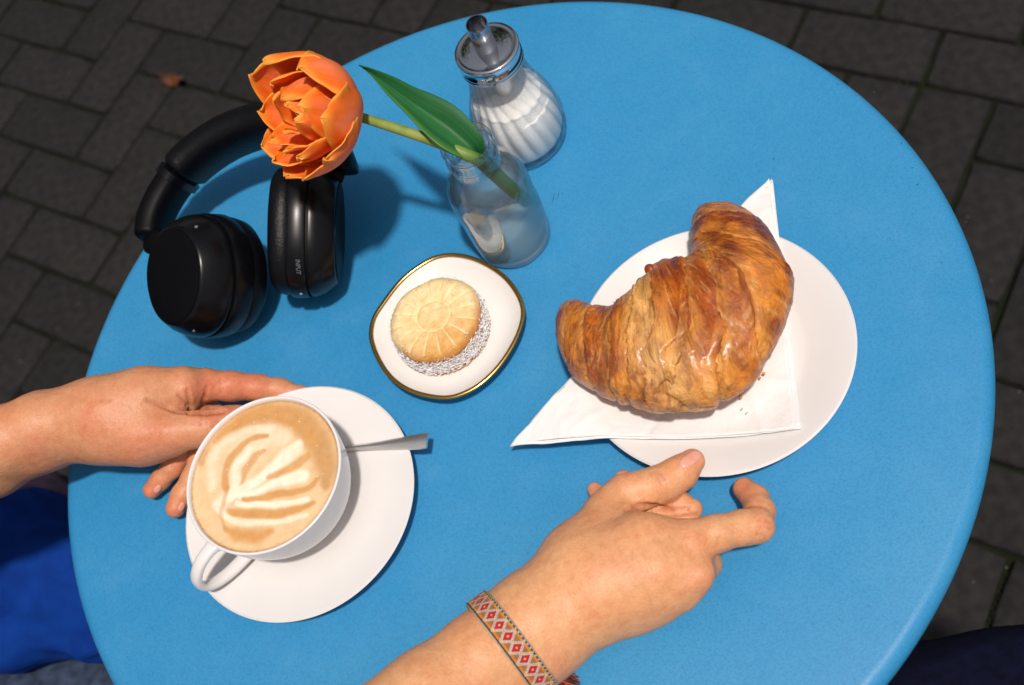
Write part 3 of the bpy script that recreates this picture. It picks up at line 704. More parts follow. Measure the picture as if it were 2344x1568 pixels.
# ---------------------------------------------------------------- napkin
def c4(x, y): return x*.481+1127.9, y*.481+373.8
def plate_z(xy):
    r = np.hypot(xy[..., 0]-PC[0], xy[..., 1]-PC[1])
    z = np.interp(r, [0, .049, .055, .066, .0772, .081, .083], [.0062, .0062, .0078, .0115, .0165, .0176, .0178])
    return z
def sheet(tri, z0, seed, name):
    """one folded tissue layer between three corners (crop positions), laid over the plate"""
    A, B, C = [P(*c4(*q), q3) for q, q3 in tri]
    n = 90; vs = []; idx = {}; fs = []
    for i in range(n+1):
        for j in range(n+1-i):
            a, b = i/n, j/n; p = A*(1-a-b)+B*a+C*b; idx[i, j] = len(vs); vs.append(p)
    for i in range(n):
        for j in range(n-i):
            fs.append((idx[i, j], idx[i+1, j], idx[i, j+1]))
            if i+j < n-1: fs.append((idx[i+1, j], idx[i+1, j+1], idx[i, j+1]))
    vs = np.array(vs); r = np.hypot(vs[:, 0]-PC[0], vs[:, 1]-PC[1])
    z = np.maximum(plate_z(vs), .0100*sstep(.0, .06, r)*0)+.0012
    z = np.maximum(z, .0085+.0085*sstep(.045, .080, r))                # tissue spans the well stiffly
    z = z-np.maximum(0, r-.081)*.10
    w = fbm(np.stack([vs[:, 0]*38, vs[:, 1]*38, 0*r+seed], -1), 3, seed)
    for (q0, q1, dpt) in (((1290, 1290), (1200, 1000), .0009), ((700, 1345), (820, 1120), -.0008), ((300, 1340), (520, 1180), .0006), ((1300, 1010), (1440, 1020), .0008)):
        a_ = P(*c4(*q0), .0165)[:2]; b_ = P(*c4(*q1), .0165)[:2]; z = z+dpt*np.exp(-(seg_dist(vs[:, :2], [a_, b_])/.0022)**2)
    z += .0013*w*(1+2*sstep(.07, .1, r))+z0
    # wavy hem
    e = np.abs(fbm(np.stack([vs[:, 0]*60, vs[:, 1]*60, 0*r+5.1*seed], -1), 2, seed+4))
    vs[:, 2] = TZ+z
    return vs, fs
nap = empty('paper_napkin', P(*c4(1380, 1150), .012)); tag(nap, 'white folded triangular paper napkin lying on the plate under the croissant', 'napkin')
lay_ = [(((75, 1345), .0165), ((1470, 1262), .0165), ((1328, 66), .0165), 0.0000, 1), (((82, 1338), .0165), ((1463, 1250), .0165), ((1333, 78), .0165), .0007, 2), (((86, 1330), .0165), ((1442, 1262), .0165), ((1316, 74), .0165), .0014, 3)]
for A, B, C, z0, s in lay_:
    vs, fs = sheet((A, B, C), z0, s, 'fold')
    # soften the corners and let the long lower hem wander
    B0 = P(*c4(*B[0]), .0165)
    o = mesh_obj('folded_layer', vs, fs, m_paper, nap, smooth=180)
    md = o.modifiers.new('thickness', 'SOLIDIFY'); md.thickness = .0005; md.offset = 0

# ---------------------------------------------------------------- croissant
sec = [((318, 712), (303, 752)), ((352, 668), (303, 815)), ((412, 663), (318, 905)), ((492, 690), (385, 1025)), ((580, 697), (520, 1108)), ((650, 640), (640, 1142)), ((735, 545), (840, 1170)), ((800, 478), (1080, 1150)),
       ((880, 476), (1290, 985)), ((940, 462), (1425, 700)), ((965, 435), (1440, 560)), ((950, 380), (1385, 425)), ((948, 300), (1315, 315)), ((965, 245), (1230, 245)), ((985, 222), (1140, 215)), ((1005, 212), (1050, 206))]
ctrs = []; hws = []; es = []
for (a, b) in sec:
    au = c4(*a); bu = c4(*b); m_ = ((au[0]+bu[0])/2, (au[1]+bu[1])/2); px = math.hypot(au[0]-bu[0], au[1]-bu[1])/2
    h = .026; rr = PX(P(*m_, h), px); h = .0165+min(rr, .030)*.80
    c = P(*m_, h); e = P(*bu, h)-P(*au, h); ctrs.append(c-e/np.linalg.norm(e)*np.linalg.norm(e)*.022); hws.append(np.linalg.norm(e)/2*.962); es.append(unit(e))
ns = 460; na = 300
ctr = smoothpath(ctrs, ns); hw = smoothpath([(h, 0, 0) for h in hws], ns)[:, 0]; ee = smoothpath(es, ns)
tt = np.linspace(0, len(sec)-1, ns)
ca_ = np.linspace(0, 2*math.pi, na, endpoint=False)
A_, T_ = np.meshgrid(ca_, tt)                                  # angle, place along the roll
# coil edges: (place along the roll at the crown, slant over the top, depth of the step)
bands = [(1.0, .3, .6), (2.2, .5, 1.0), (3.35, .35, 1.1), (4.45, .1, 1.0), (5.35, -.2, 1.2), (6.1, -.55, 1.0), (7.05, -1.1, 1.3), (8.05, -1.15, 1.0), (8.9, -.9, .7), (10.55, -.35, 1.5), (11.9, .1, .7), (13.0, .45, .9), (14.2, .2, .5)]
x_ = np.cos(A_); y_ = np.sin(A_)                                # x: outward side, y: up
up_ = np.clip(y_, -1, 1)
hwM = hw[:, None]
rad = np.ones_like(A_); expo = np.zeros_like(A_); seam = np.zeros_like(A_); which = np.zeros_like(A_)
wp = np.stack([A_*1.6, T_*1.1, 0*A_+3.3], -1)
wob = fbm(np.stack([np.cos(A_)*2.2, np.sin(A_)*2.2, T_*1.3], -1), 3, 11)
for k, (t0, sl, dp) in enumerate(bands):
    edge = t0+sl*x_+.16*wob*(1+.3*k % 2)+.05*np.sin(5*A_+k)
    s = T_-edge; dirn = 1 if t0 < 6.3 else -1                  # steps fall towards the tips
    s = s*dirn
    # just inside the coil (s>0) the layer bulges; outside it drops
    rad += .052*dp*np.exp(-np.clip(s, 0, 9)/.42)*(s > 0)*(1-np.exp(-np.clip(s, 0, 9)/.05))-.034*dp*np.exp(-(s+.05)**2/.008)
    seam = np.maximum(seam, np.exp(-(s+.04)**2/.0045)*min(1, dp))
    expo = np.maximum(expo, np.exp(-np.clip(-s-.03, 0, 9)/.26)*(s < -.0)*(.35+.65*min(1, dp)))
env = sstep(0, 1.1, T_)*sstep(15, 13.9, T_)
rad = 1+(rad-1)*env
# fine folds running along the coils, crackle, dimples
p3 = ctr[:, None, :]+0*A_[..., None]
q = np.stack([x_*2.0, y_*2.0, T_*1.5], -1)
slant = T_-.6*x_*(T_-6)/4
rip = fbm(np.stack([slant*9+.9*fbm(q*2, 2, 5), A_*1.3, 0*A_], -1), 3, 21)
lump = fbm(q*1.3, 3, 31)
crk = np.abs(fbm(np.stack([slant*13, A_*6, T_*2], -1), 3, 41))
iso = fbm(np.stack([x_*5, y_*5, T_*4], -1), 4, 91)
rad = rad+env*(.006*rip+.026*lump+.012*iso-.010*np.exp(-crk/.05))
rings = []
a = hwM*rad*(np.sign(x_)*np.abs(x_)**.96)
vert = np.minimum(hwM*.82, .0255+0*hwM)
b = vert*rad*np.where(y_ < 0, .80*np.sign(y_)*np.abs(y_)**.75, np.sign(y_)*np.abs(y_)**.95)
pts = ctr[:, None, :]+ee[:, None, :]*a[..., None]+np.array([0, 0, 1])*b[..., None]
r_ = np.hypot(pts[..., 0]-PC[0], pts[..., 1]-PC[1])
floor = TZ+.0130+.0078*sstep(.045, .080, r_)
pts[..., 2] = np.where(pts[..., 2] < floor+.002, floor+.002*np.exp((pts[..., 2]-floor-.002)/.004), pts[..., 2])
vs, fs = loft([list(x) for x in pts])
gold = np.array(lin(220, 134, 30)[:3]); deep = np.array(lin(180, 84, 10)[:3]); burn = np.array(lin(112, 44, 8)[:3]); pale = np.array(lin(232, 176, 92)[:3]); cre = np.array(lin(240, 204, 140)[:3]); rose = np.array(lin(200, 120, 80)[:3])
ed = np.clip(rad-1, -.1, .1)/.1
cn = fbm(pts*70, 4, 51); cn2 = fbm(pts*220, 3, 61)
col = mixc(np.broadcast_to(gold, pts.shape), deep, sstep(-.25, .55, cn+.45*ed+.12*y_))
endb = np.maximum(sstep(7.8, 10.2, T_)*.62, sstep(2.4, .6, T_)*.35)
col = mixc(col, burn, np.clip(endb+.35, 0, 1)*sstep(.0, .75, cn+.25*ed+endb*.6+.25*cn2)*.8)
col = mixc(col, pale, expo*(.85-.5*sstep(8.5, 10.5, T_))*sstep(-.55, .2, -cn+.35))
mid = np.exp(-((T_-5.9-.35*x_)/.55)**2)
col = mixc(col, pale, mid*.75*sstep(-.4, .3, cn2+.3)); col = mixc(col, cre, mid*.35)
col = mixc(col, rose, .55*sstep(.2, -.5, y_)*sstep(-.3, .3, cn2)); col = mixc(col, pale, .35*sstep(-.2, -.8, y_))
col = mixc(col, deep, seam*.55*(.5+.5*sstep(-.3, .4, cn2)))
streak = fbm(np.stack([slant*16, A_*1.8, T_], -1), 3, 71)
col = mixc(col, cre, .45*sstep(.28, .6, streak)); col = mixc(col, burn, .45*sstep(.25, .55, -streak))
col = mixc(col, burn, .5*np.exp(-crk/.05)*sstep(-.2, .3, cn))
cv = col.reshape(-1, 3)
uvc = np.stack([A_/6.2832, T_/15.0], -1).reshape(-1, 2)
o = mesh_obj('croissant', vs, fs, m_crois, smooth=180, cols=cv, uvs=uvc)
cro = o
tag(cro, 'large golden brown flaky croissant lying on the napkin and white plate', 'croissant')
# torn flap of crust on the inner bend, and crumbs
def blob(c, r, seed, squash=(1, 1, 1)):
    v, f = lathe([(r*math.sin(t)+1e-5, -r*math.cos(t)) for t in np.linspace(0, math.pi, 9)], (0, 0, 0), seg=14)
    v = np.array(v); v = v*(1+.35*fbm(v/r*1.4+seed, 3, seed)[:, None])*np.array(squash)+c; return v, f
fl = P(*c4(752, 508), .048); v, f = blob(fl, .0042, 3, (.8, 1.1, .9)); v2, f2 = blob(P(*c4(743, 540), .044), .0028, 5); v3, f3 = blob(P(*c4(662, 640), .040), .0022, 8)
v, f = join([(v, f), (v2, f2)])
mesh_obj('crust_flap', v, f, m_crois, cro, smooth=180, cols=np.tile(deep, (len(v), 1)))
ptsg = pts
def surf(t, a, off):
    i = min(max(t/(len(sec)-1)*(ns-1), 0), ns-1.001); j = (a/(2*math.pi)*na) % na
    i0 = int(i); j0 = int(j); fi = i-i0; fj = j-j0; j1 = (j0+1) % na
    p = (ptsg[i0, j0]*(1-fi)*(1-fj)+ptsg[i0+1, j0]*fi*(1-fj)+ptsg[i0, j1]*(1-fi)*fj+ptsg[i0+1, j1]*fi*fj)
    c = ctr[i0]*(1-fi)+ctr[i0+1]*fi; return p+unit(p-c)*off
lips = []; lipc = []; lipu = []; colg = col.reshape(ns, na, 3)
for k, (t0, sl, dp) in enumerate(bands):
    dr = 1 if t0 < 6.3 else -1
    for rep_ in range(5):
        a0 = random.uniform(.0, 2.3); a1 = a0+random.uniform(.35, 1.1); n_ = 30; rows = []
        wd = random.uniform(.03, .10); lift = random.uniform(.0004, .0013); ph = random.uniform(0, 9)
        for a in np.linspace(a0, a1, n_):
            e_ = t0+sl*math.cos(a)+.05*math.sin(5*a+k)+.16*float(fbm(np.array([math.cos(a)*2.2, math.sin(a)*2.2, t0*1.3]), 3, 11))
            w = max(0.0, math.sin(math.pi*(a-a0)/(a1-a0)))**.5; jag = .03*math.sin(a*23+ph)+.02*math.sin(a*57+ph)
            rows.append([surf(e_+dr*(.22*w+.02), a, .0001), surf(e_+dr*.10*w, a, .0005*w+.0001), surf(e_+dr*.0, a, (.0005+lift*.6)*w), surf(e_-dr*(wd*w+jag*w), a, (.0004+lift)*w), surf(e_-dr*(wd*w+jag*w), a, (.0001+lift)*w), surf(e_+dr*.05, a, -.0002)])
        v, f = loft(rows, False, False, False); lips.append((v, f)); tint = random.uniform(.88, 1.12)
        for q, a in enumerate(np.linspace(a0, a1, n_)):
            for t_off in (.22, .1, 0, -.1, -.1, .05):
                t_ = t0+sl*math.cos(a)+dr*t_off; ii = int(min(max((t_+dr*.25)/(len(sec)-1)*(ns-1), 0), ns-1)); jj = int(a/(2*math.pi)*na) % na
                lipc.append(colg[ii, jj]*tint*(1.12 if t_off == -.1 else 1)); lipu.append((a/6.2832, t_/15.0))
v, f = join(lips); lp_ = mesh_obj('flaky_edges', v, f, m_crois, cro, smooth=180, cols=np.array(lipc), uvs=np.array(lipu)); lp_['kind'] = 'stuff'
crs = []
for k in range(11):
    if k >= 7: crs.append(blob(P(*c4(random.uniform(560, 1330), random.uniform(1130, 1230) if k < 13 else 1060), .0128+.0015), random.uniform(.0004, .0009), k+9, (1.3, .8, .5))); continue
    x, y = [(1272, 1020), (1290, 1000), (1318, 915), (1262, 1008), (1300, 905), (1180, 1110), (560, 1125)][k]
    crs.append(blob(P(*c4(x, y), .0128+.002), .0007+.0002*(k % 3), k+9))
v, f = join(crs); o = mesh_obj('crumbs', v, f, m_biscuit, cro, smooth=180, cols=np.tile(pale*.8, (len(v), 1))); o['kind'] = 'stuff'

# ---------------------------------------------------------------- glass vase with water
VB = P(1178, 545, 0); VA = np.array([0, 0, 1.])
vase = empty('glass_vase', VB); tag(vase, 'small clear glass bottle vase half full of water holding the tulip', 'vase')
outr = [(.0001, 0), (.0215, 0), (.0240, .0010), (.0252, .0045), (.0258, .012), (.0262, .045), (.0260, .058), (.0250, .066), (.0222, .0735), (.0180, .0795), (.0152, .0835), (.0147, .0880), (.0150, .0910), (.0162, .0925), (.0165, .0945), (.0160, .0965), (.0150, .0985), (.0153, .1010), (.0160, .1030), (.0161, .1045), (.0152, .1058), (.0140, .1050)]
inn = [(.0135, .1020), (.0132, .0860), (.0150, .0810), (.0200, .0740), (.0232, .0660), (.0240, .057), (.0240, .012), (.0225, .0075), (.018, .0055), (.008, .0078), (.0001, .0085)]
pr = smoothpath([(r, z, 0) for r, z in outr+inn], 150)[:, :2]; pr[:, 0] = np.maximum(pr[:, 0], 1e-4)
v, f = lathe([tuple(q) for q in pr], VB, seg=128, close_ends=False)
vv = np.array(v); vv[:, :2] += (.0005*fbm(vv*90, 2, 3))[:, None]*((vv[:, :2]-VB[:2])/.026)
mesh_obj('glass_body', vv, f, m_glass, vase, smooth=180)
WL = .043
wt = [(.0001, .0079), (.008, .0072), (.018, .0049), (.0229, .0070), (.0246, .0120), (.0246, WL+.0006), (.0240, WL+.0006), (.0230, WL), (.021, WL-.0003), (.0001, WL-.0004)]
v, f = lathe(wt, VB, seg=96, close_ends=False); mesh_obj('water', v, f, m_water, vase, smooth=60)
v, f = lathe([(.0001, .0012), (.0205, .0012), (.0232, .0026), (.0240, .0050), (.0215, .0058), (.0160, .0042), (.0001, .0070)], VB, seg=80, close_ends=False); mesh_obj('thick_base', v, f, m_base, vase, smooth=60)

# ---------------------------------------------------------------- tulip
def c2(x, y): return x*.3906+805.6, y*.3906+19.3
tul = empty('tulip', VB+VA*.1); tag(tul, 'orange double tulip flower with green stem leaning out of the glass vase', 'tulip')
def inside(z, r, ang): return VB+np.array([math.cos(ang)*r, math.sin(ang)*r, z])
FB = P(806, 262, .122)                                          # where stem and flower meet
mp = P(*c2(690, 852), .104); mp = VB+(mp-VB)*1.0
mp2 = mp.copy()
dxy = mp[:2]-VB[:2]; mp[:2] = VB[:2]+unit(dxy)*min(np.hypot(*dxy), .0095); mp[2] = TZ+.104
bd = P(1232, 462, .038)[:2]-VB[:2]; bot = np.array([*(VB[:2]+unit(bd)*.0185), TZ+.020])
mp[:2] = VB[:2]+unit(dxy)*min(np.hypot(*dxy), .0095); mp[2] = TZ+.104
best = min(((np.hypot(*(P(1222, 452, h)-VB)[:2]), h) for h in np.arange(.012, .07, .002)))
bot = P(1222, 452, best[1]); bd = bot[:2]-VB[:2]; bot[:2] = VB[:2]+unit(bd)*min(.0175, np.hypot(*bd)); 
mp[:2] = VB[:2]+unit(dxy)*.0098; mp[2] = TZ+.1035
ctl = [FB+unit(FB-mp)*.006, FB, FB*.66+mp*.34+VA*.002, FB*.30+mp*.70+VA*.003, mp+VA*.0005, mp*.72+bot*.28+VA*.006, mp*.38+bot*.62+VA*.002, bot]
stem = smoothpath(ctl, 90)
v, f = tube(stem, np.interp(np.linspace(0, 1, 90), [0, .08, .5, .75, 1], [.0028, .0028, .0033, .0046, .0044]), 18)
vv = np.array(v); sc_ = fbm(vv*150, 3, 2)
colS = mixc(np.tile(np.array(lin(112, 138, 60)[:3]), (len(vv), 1)), np.array(lin(150, 158, 84)[:3]), sstep(-.5, .5, sc_))
colS = mixc(colS, np.array(lin(70, 112, 52)[:3]), sstep(.50, .62, np.repeat(np.linspace(0, 1, 90), 18)))
mesh_obj('stem', v, f, m_leaf, tul, smooth=180, cols=colS)
# leaf: from inside the mouth to its tip
keys = [((45, 330), (45, 330), .124), ((120, 352), (110, 392), .126), ((250, 402), (205, 505), .128), ((370, 462), (320, 622), .128), ((482, 506), (412, 722), .126), ((606, 572), (500, 800), .122), ((698, 660), (584, 852), .116), ((760, 742), (650, 878), .110), ((775, 800), (692, 884), .104)]
nc = 22; rows = []
up3 = smoothpath([P(*c2(*k[0]), k[2]) for k in keys], 60); lo3 = smoothpath([P(*c2(*k[1]), k[2]-.004) for k in keys], 60)
extra = [(up3[-1]*(1-s)+(mp+(bot-mp)*.42+np.array([.003, 0, .0]))*s, lo3[-1]*(1-s)+(mp+(bot-mp)*.42-np.array([.003, 0, 0]))*s) for s in (.25, .5, .75, 1)]
up3 = np.vstack([up3, [e[0] for e in extra]]); lo3 = np.vstack([lo3, [e[1] for e in extra]])
for a, b in zip(up3, lo3):
    w = np.linalg.norm(a-b); nrm = unit(O-(a+b)/2)
    rows.append([a*(1-s)+b*s-nrm*w*(.20*math.sin(math.pi*s)+.05*math.sin(math.pi*s)**8)+nrm*w*.05*math.sin(7*s) for s in np.linspace(0, 1, nc)])
vs, fs = loft(rows, False, False, False); vs = np.array(vs)
ss = np.tile(np.linspace(0, 1, nc), len(rows)); ln = fbm(np.stack([ss*26, np.repeat(np.arange(len(rows)), nc)*.05, 0*ss], -1), 3, 4)
cL = mixc(np.tile(np.array(lin(28, 88, 44)[:3]), (len(vs), 1)), np.array(lin(38, 104, 54)[:3]), sstep(-.5, .6, ln)); cL = mixc(cL, np.array(lin(92, 140, 62)[:3]), .6*sstep(.85, 1, ss))
o = mesh_obj('leaf', vs, fs, m_leaf, tul, smooth=180, cols=cL); md = o.modifiers.new('thickness', 'SOLIDIFY'); md.thickness = .0008
# flower head
toc = unit(O-FB); Lf = -Rt; head = empty('flower_head', FB); attach(head, tul)
AX = unit(.74*Lf+.66*toc+.08*Up)
fx, fy, fz = frame(AX, Up)                                      # fy ~ image up side
def petal(az, L, W, a0, a1, tipcurl=0.0, off=0.0, cup=1.0, seed=0, notch=0.0, roll=0.0):
    n, m_ = 34, 25; rho = fx*math.cos(az)+fy*math.sin(az); tau = np.cross(fz, rho)
    c = FB+fz*off+rho*.0015; rows = []; cl = []
    rg = np.random.default_rng(seed)
    for i in range(n):
        s = i/(n-1); al = a0+(a1-a0)*(s**.75)+tipcurl*max(0, s-.75)**2*16
        d = fz*math.cos(al)+rho*math.sin(al); c = c+d*(L/(n-1)) if i else c
        nin = rho*math.cos(al)-fz*math.sin(al)                 # outward normal
        w = W*(math.sin(math.pi*min(1, .12+.88*s)**.9)**.62 if s < .999 else .02)*(.45+.55*sstep(0, .4, s))
        if s > .80: w *= math.sqrt(max(.03, 1-((s-.80)/.205)**3.2))
        kap = cup*(1.15-.70*s)/.017                  # curve across
        row = []
        for j in range(m_):
            x = -1+2*j/(m_-1); xx = x*w; th_ = xx*kap
            lat = math.sin(th_)/kap; dep = (1-math.cos(th_))/kap
            p = c+tau*lat-nin*dep
            ruf = .0016*noise3(np.array([x*1.5+seed, s*3, seed*.7]), seed)+.0015*abs(x)**3*s*math.sin(s*13+seed+2*x)+.0004*abs(x)**4*math.sin(s*37+seed)
            p = p+nin*(ruf+.0006*math.cos(x*math.pi*1.0)*s)
            if s > .85: p = p-d*(notch*(1-abs(x))**2*.004)*(s-.85)/.15+d*.0011*noise3(np.array([x*4, seed, 1.]), seed)*(s-.85)/.15
            row.append(p); cl.append((s, x))
        rows.append(row)
    vs, fs = loft(rows, False, False, False); vs = np.array(vs); cl = np.array(cl)
    o_ = np.array(lin(246, 116, 14)[:3]); ye = np.array(lin(252, 182, 76)[:3]); pk = np.array(lin(250, 132, 92)[:3]); rd = np.array(lin(234, 92, 24)[:3])
    st = fbm(np.stack([cl[:, 1]*7, cl[:, 0]*1.2, 0*cl[:, 0]+seed], -1), 3, seed)
    c = mixc(np.tile(o_, (len(vs), 1)), rd, sstep(-.1, .5, st)*.55)
    c = mixc(c, pk, (.85 if outer else .75)*np.exp(-(cl[:, 1]/.5)**2)*sstep(0, .3, cl[:, 0])*sstep(1.0, .7, cl[:, 0]+.2*st))
    edge = np.maximum(sstep(.72, 1, np.abs(cl[:, 1])+.12*st), sstep(.86, 1, cl[:, 0]+.06*st))
    c = mixc(c, ye, edge*.6)
    o = mesh_obj('petal', vs, fs, m_petal, head, smooth=180, cols=c); md = o.modifiers.new('thickness', 'SOLIDIFY'); md.thickness = .0007; md.offset = 0
    return o
outer = True
# azimuth 0 = towards fx, 90 deg = image up
for k, (az, L, W, a0, a1, tc_, of, cu) in enumerate([
        (90, .078, .0265, 98, -34, 0, 0, .80), (40, .068, .0250, 98, -22, 0, 0, .78), (-18, .066, .0250, 98, -8, .1, 0, .8), (-80, .064, .0225, 100, 2, .4, 0, .85), (140, .070, .0265, 96, -14, .1, 0, .8), (205, .062, .0245, 96, 8, 0, 0, .75), (-50, .060, .0210, 94, 12, .2, .001, .8), (245, .057, .0230, 92, 14, .2, .001, .78)]):
    petal(R(az), L, W, R(a0), R(a1), tc_, of, cu, seed=k+1, notch=.8)
outer = False
for k, (az, L, W, a0, a1, tc_, of, cu) in enumerate([
        (72, .060, .0225, 84, -52, 0, .002, .95), (118, .058, .0205, 82, -30, 0, .002, .9), (-8, .054, .0205, 78, -26, .2, .002, 1.0), (-66, .060, .0190, 78, 0, .2, .002, 1.0), (176, .056, .0215, 80, -8, .2, .002, .95), (-118, .058, .0200, 80, 4, .1, .002, 1.0),
        (30, .050, .0165, 60, -40, 0, .004, 1.1), (-36, .052, .0150, 62, -12, .2, .004, 1.1), (-92, .053, .0140, 62, 2, .3, .004, 1.2), (155, .049, .0160, 60, -20, 0, .004, 1.1), (222, .050, .0150, 62, 2, .2, .004, 1.1),
        (8, .044, .0120, 36, -20, 0, .005, 1.4), (125, .042, .0115, 42, -22, 0, .005, 1.4), (262, .045, .0115, 44, -4, .2, .005, 1.4)]):
    petal(R(az), L, W, R(a0), R(a1), tc_, of, cu, seed=k+20, notch=.5)

# ---------------------------------------------------------------- sugar shaker
SB = P(1203, 316, 0); shk = empty('sugar_shaker', SB); tag(shk, 'ribbed glass sugar shaker with chrome lid and spout half full of white sugar', 'sugar shaker')
op = [(.0001, .0012), (.0245, .0008), (.0262, 0), (.0285, .0020), (.0305, .0075), (.0315, .0160), (.0312, .0260), (.0300, .0370), (.0275, .0480), (.0243, .0590), (.0214, .0700), (.0196, .0800), (.0186, .0880), (.0182, .0960)]
ip = [(.0168, .0960), (.0172, .0880), (.0182, .0800), (.0200, .0700), (.0229, .0590), (.0261, .0480), (.0284, .0370), (.0294, .0260), (.0293, .0160), (.0280, .0090), (.0240, .0060), (.0001, .0055)]
KZ = .865
op = [(r, z*KZ) for r, z in op]; ip = [(r, z*KZ) for r, z in ip]
def ribs(r, z, t):
    k = sstep(.004, .014, z)*sstep(.083, .070, z)
    return r*(1+.050*k*(abs(math.cos(9*(t+z*7.0)))-.6) if r > .012 else 1)
pr = smoothpath([(r, z, 0) for r, z in op+ip], 120)[:, :2]; pr[:, 0] = np.maximum(pr[:, 0], 1e-4)
v, f = lathe([tuple(q) for q in pr], SB, seg=220, close_ends=False, rfun=ribs); mesh_obj('ribbed_glass_body', v, f, m_glass2, shk, smooth=180)
sp_ = [(.0001, .0064), (.0236, .0066), (.0276, .0095), (.0288, .0160), (.0288, .0260), (.0278, .0370), (.0255, .0480), (.0236, .0545), (.0222, .0580), (.015, .0600), (.0001, .0610)]
sp_ = [(r, z*KZ) for r, z in sp_]
pr = smoothpath([(r, z, 0) for r, z in sp_], 70)[:, :2]; pr[:, 0] = np.maximum(pr[:, 0], 1e-4)
v, f = lathe([tuple(q) for q in pr], SB, seg=200, close_ends=False, rfun=ribs); vv = np.array(v)
rel = vv-SB; tilt = (rel[:, 2] > .041)*(.006*fbm(vv*60, 2, 4)+.14*(rel@unit([.5, -.8, 0]))*-1)
vv[:, 2] += tilt*sstep(.037, .047, rel[:, 2]); mesh_obj('sugar_fill', vv, f, m_sugar, shk, smooth=180)
LZ = .0798
lp = [(r, z*.70) for r, z in [(.0186, 0), (.0196, .0004), (.0199, .0016), (.0193, .0028), (.0193, .0040), (.0200, .0052), (.0200, .0068), (.0194, .0078), (.0195, .0150), (.0200, .0166), (.0203, .0180), (.0200, .0194), (.0190, .0202), (.0178, .0200), (.0170, .0196), (.0150, .0204), (.0120, .0212), (.0090, .0216), (.0001, .0218)]]
v, f = lathe([(r*1.045, z+LZ) for r, z in lp], SB, seg=140, close_ends=False); vv = np.array(v)
mesh_obj('chrome_lid', vv, f, m_chrome, shk, smooth=50)
# spout: slanted open tube
s0 = SB+VA*(LZ+.0140); q0 = project(s0[None])[0]; tipw = P(q0[0]-22, q0[1]-54, LZ+.0140+.0245)
s1 = tipw; dsp = unit(s1-s0); Ls = np.linalg.norm(s1-s0)
v, f = lathe([(.0071, -.003), (.0070, .003), (.0069, Ls*.6), (.0069, Ls), (.0063, Ls), (.0062, Ls*.5), (.0062, .001)], s0, axis=dsp, seg=48, close_ends=False)
mesh_obj('spout', v, f, m_spout, shk, smooth=50)
v, f = lathe([(.0072, LZ-.002), (.0066, .052), (.0060, .052), (.0062, LZ-.002)], SB, seg=40, close_ends=False); mesh_obj('dosing_tube', v, f, m_steel, shk, smooth=50)

# ---------------------------------------------------------------- headphones
def c1(x, y): return x*.4729+257.8, y*.4729+64.5
def c5f(x, y): return x*.4933+257.8, y*.4933+32.2
hpo = empty('headphones', P(560, 520, 0)); tag(hpo, 'black wireless over ear headphones lying on the blue table under the flower', 'headphones')
def earcup(C, n, up, rx, ry, zs=1.0, sup0=2.15):
    """C centre, n outward, up = long side; oval shells stacked along n"""
    n = unit(n); y = unit(up-np.dot(up, n)*n); x = np.cross(y, n)
    def sh(profile, name, m_, seg=110, sup=sup0, sm=50, par=hpo):
        rings = []; profile = [(r, z*zs) for r, z in profile]; a = np.linspace(0, 2*math.pi, seg, endpoint=False)
        for (r, z) in profile:
            ca, sa = np.cos(a), np.sin(a); ca = np.sign(ca)*abs(ca)**(2/sup); sa = np.sign(sa)*abs(sa)**(2/sup)
            rings.append(C+np.outer(ca*r*rx, x)+np.outer(sa*r*ry, y)+n*z)
        v, f = loft(rings, True, False, True); return mesh_obj(name, v, f, m_, par, smooth=sm)
    pad = sh([(.55, -.012), (.52, -.018), (.58, -.0228), (.70, -.0248), (.84, -.0236), (.93, -.0200), (.962, -.0145), (.94, -.0095), (.90, -.008)], 'ear_pad', m_leath, sm=180)
    body = sh([(.88, -.0100), (.985, -.0095), (1.0, -.008), (1.0, .0015), (.985, .0030), (.955, .0034)], 'ear_cup', m_black2, sm=45)
    sh([(.95, .0028), (.95, .0050)], 'groove', m_black, sm=45, par=body)
    shell = sh([(.955, .0048), (.980, .0052), (.984, .0066), (.955, .0110), (.90, .0160), (.80, .0215), (.775, .0226), (.755, .0230), (.0001, .0232)], 'outer_shell', m_black2, sm=40)
    v, f = loft([C+np.outer(np.cos(a_)*r*rx, x)+np.outer(np.sin(a_)*r*ry, y)+n*z for a_ in [np.linspace(0, 6.283185, 90, endpoint=False)] for r, z in ((.745, .0228*zs), (.742, .0237*zs), (.72, .0240*zs), (.0001, .0240*zs))], True, False, True)
    mesh_obj('touch_disc', v, f, m_black, hpo, smooth=40)
    return x, y, n, body
toc1 = lambda p: unit(O-p)
# near cup: flat disc turned to the camera and left
CL = P(*c1(452, 1200), .044); tc = toc1(CL); nL = unit(.70*tc-.72*Rt+.0*Up)
xL, yL, _, bodyL = earcup(CL, nL, unit(Up+.12*Rt), .0375, .0415, 1.12)
CR = P(*c1(945, 985), .042); tc = toc1(CR); nR = unit(1.0*Rt-.03*tc-.02*Up)
xR, yR, _, bodyR = earcup(CR, nR, unit(Up+.02*Rt), .034, .0440, .90, 2.5)
